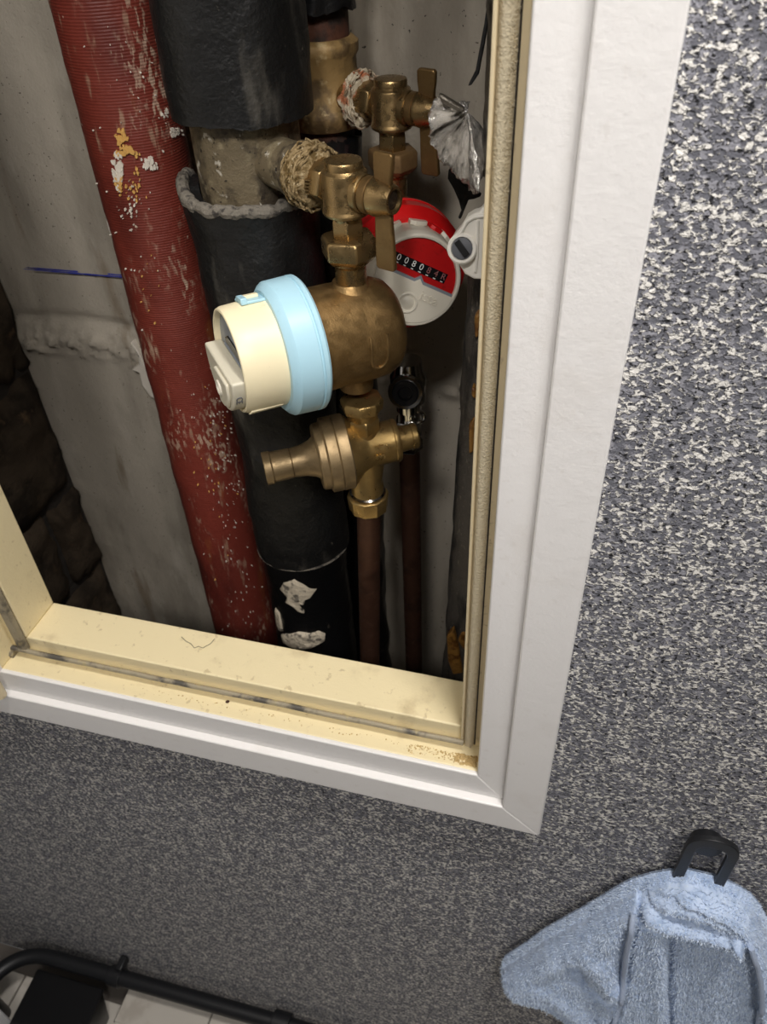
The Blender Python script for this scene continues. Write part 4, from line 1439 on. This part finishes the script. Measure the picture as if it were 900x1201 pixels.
for i in range(len(OP)):
    a2, b2 = OP[i], OP[(i + 1) % len(OP)]
    ln = np.linalg.norm(b2 - a2)
    nrm = np.array([-(b2 - a2)[1], (b2 - a2)[0]]) / ln
    if inside(np.array([(a2 + b2) / 2 + nrm * 0.001]), OP)[0]:
        nrm = -nrm
    for _ in range(int(ln / 0.00004)):
        q = a2 + (b2 - a2) * rs.rand() - nrm * 0.0012
        p = Vector((q[0], rs.uniform(-0.0185, -0.0095), q[1]))
        tip = Vector((nrm[0], -0.4, nrm[1])) * rs.uniform(.0014, .0028) + Vector((rs.normal(0, .0011), rs.normal(0, .0011), rs.normal(0, .0011)))
        sidev = Vector((rs.normal(), rs.normal(), rs.normal())).normalized() * 0.00034
        b = len(g_v)
        g_v += [p - sidev, p + sidev, p + tip * .65 + sidev * .9, p + tip]
        g_f += [(b, b + 1, b + 2, b + 3)]
lo = put('terry_loops', Geo().add(g_v, g_f), MT['loops'], tw, sharp=180, fixn=False)
lo['kind'] = 'stuff'
# piped hems
def hem(pts, name):
    out = []
    for x, y in pts:
        w_ = at(x, y, TYP)
        dq = (PP[:, 0] - w_.x) ** 2 + (PP[:, 1] - w_.z) ** 2
        i = int(np.argmin(dq))
        out.append(Vector((PP[i, 0], base_y - hgt[i] - 0.0034, PP[i, 1])))
    sm = []
    for i in range(len(out)):
        a, b, c_ = out[max(0, i - 1)], out[i], out[min(len(out) - 1, i + 1)]
        sm.append((a + b * 2 + c_) / 4)
    o = put(name, Geo().tube(sm, 0.0021, 10), MT['hem'], tw)
    return o
def dense(pts, k_=6):
    r = []
    for i in range(len(pts) - 1):
        for j in range(k_):
            r.append((pts[i][0] + (pts[i + 1][0] - pts[i][0]) * j / k_, pts[i][1] + (pts[i + 1][1] - pts[i][1]) * j / k_))
    return r + [pts[-1]]
hem(dense([(744, 1070), (739, 1085), (735, 1105), (732, 1130), (730, 1155), (728, 1172), (720, 1186), (708, 1201), (690, 1222)]), 'hem')
hem(dense([(880, 1098), (887, 1116), (892, 1138), (893, 1160), (891, 1180), (888, 1201), (886, 1240)]), 'hem')

# ------------------------------------------------------------------ low left: rail, bin, tiles, cabinet
PZ = 0.30
pts = [Vector((-0.690, -0.086, FLOOR)), Vector((-0.690, -0.086, PZ - 0.03)), Vector((-0.689, -0.085, PZ - 0.012)), Vector((-0.684, -0.082, PZ - 0.003))]
for q in np.linspace(0.0, 1.0, 12)[2:]:
    a = math.pi - q * math.pi / 2
    pts.append(Vector((-0.615 + 0.066 * math.cos(a), -0.081 + 0.056 * math.sin(a), PZ)))
pts += [Vector((-0.56, -0.0240, PZ)), Vector((-0.45, -0.0225, PZ)), Vector((-0.27, -0.020, PZ)), Vector((0.1, -0.020, PZ))]
t = thing('bent_rail', 'black bent rail pipe running along the foot of the speckled wall', 'pipe', (-0.5, -0.03, FLOOR))
put('tube', Geo().tube(pts, 0.0105, 16), MT['black_metal'], t)
pc = at(135, 1140, -0.0235)
put('clip', Geo().lathe([(-.009, .0135), (.009, .0135)], (-0.512, -0.0233, PZ), (1, 0, 0), 20), MT['black_metal'], t, bevel=0.001)
put('clip', Geo().box((-0.512, -0.020, PZ + 0.004), (-0.502, 0.0, PZ + 0.018)), MT['black_metal'], t, bevel=0.002)
put('coupling', Geo().lathe([(-.012, .0150), (.012, .0150)], (-0.268, -0.0200, PZ), (1, 0, 0), 20), MT['black_metal'], t, bevel=0.001)

t = thing('waste_bin', 'black lidded bin standing under the bent rail at bottom left', 'bin', (-0.60, -0.16, FLOOR))
BT = 0.284
g = Geo()
b0 = [(-0.626, -0.050, FLOOR), (-0.536, -0.050, FLOOR), (-0.522, -0.250, FLOOR), (-0.618, -0.250, FLOOR)]
t0 = [(-0.632, -0.040, BT - .006), (-0.530, -0.040, BT - .006), (-0.515, -0.260, BT - .006), (-0.625, -0.260, BT - .006)]
g.add(b0 + t0, [(3, 2, 1, 0), (4, 5, 6, 7)] + [(i, (i + 1) % 4, 4 + (i + 1) % 4, 4 + i) for i in range(4)])
put('body', g, MT['black_plastic'], t, bevel=0.002)
l0 = [(p[0] + (-.002 if p[0] < -.58 else .002), p[1] + (.002 if p[1] > -.1 else -.002), BT - .006) for p in t0]
l1 = [(p[0], p[1], BT) for p in l0]
put('lid', Geo().add(l0 + l1, [(3, 2, 1, 0), (4, 5, 6, 7)] + [(i, (i + 1) % 4, 4 + (i + 1) % 4, 4 + i) for i in range(4)]), MT['black_plastic'], t, bevel=0.002)
t = thing('tiled_kerb', 'pale tiled kerb along the wall under the black rail', 'kerb', (-0.3, -0.04, FLOOR))
put('core', Geo().box((-0.508, -0.064, FLOOR), (0.012, -0.001, 0.2490)), MT['grout'], t)
for i in range(4):
    xa = -0.507 + i * 0.13
    put('tile', Geo().box((xa + .001, -0.064, 0.2485), (xa + .129, -0.002, 0.2530)), MT['tile'], t, bevel=0.0008)
    put('tile', Geo().box((xa + .001, -0.0680, FLOOR + 0.001), (xa + .129, -0.0635, 0.2500)), MT['tile'], t, bevel=0.0008)

cx, cy = -0.6355, -0.102
t = thing('white_cabinet', 'white cabinet whose edge shows in the bottom left corner', 'cabinet', (cx - 0.2, cy - 0.2, FLOOR))
put('body', Geo().box((cx - 0.45, cy - 0.5, FLOOR), (cx, cy, 0.330)), MT['cabinet_white'], t, bevel=0.004, segs=3)
put('top', Geo().box((cx - 0.455, cy - 0.505, 0.330), (cx + 0.001, cy + 0.001, 0.345)), MT['cabinet_white'], t, bevel=0.003, segs=3)
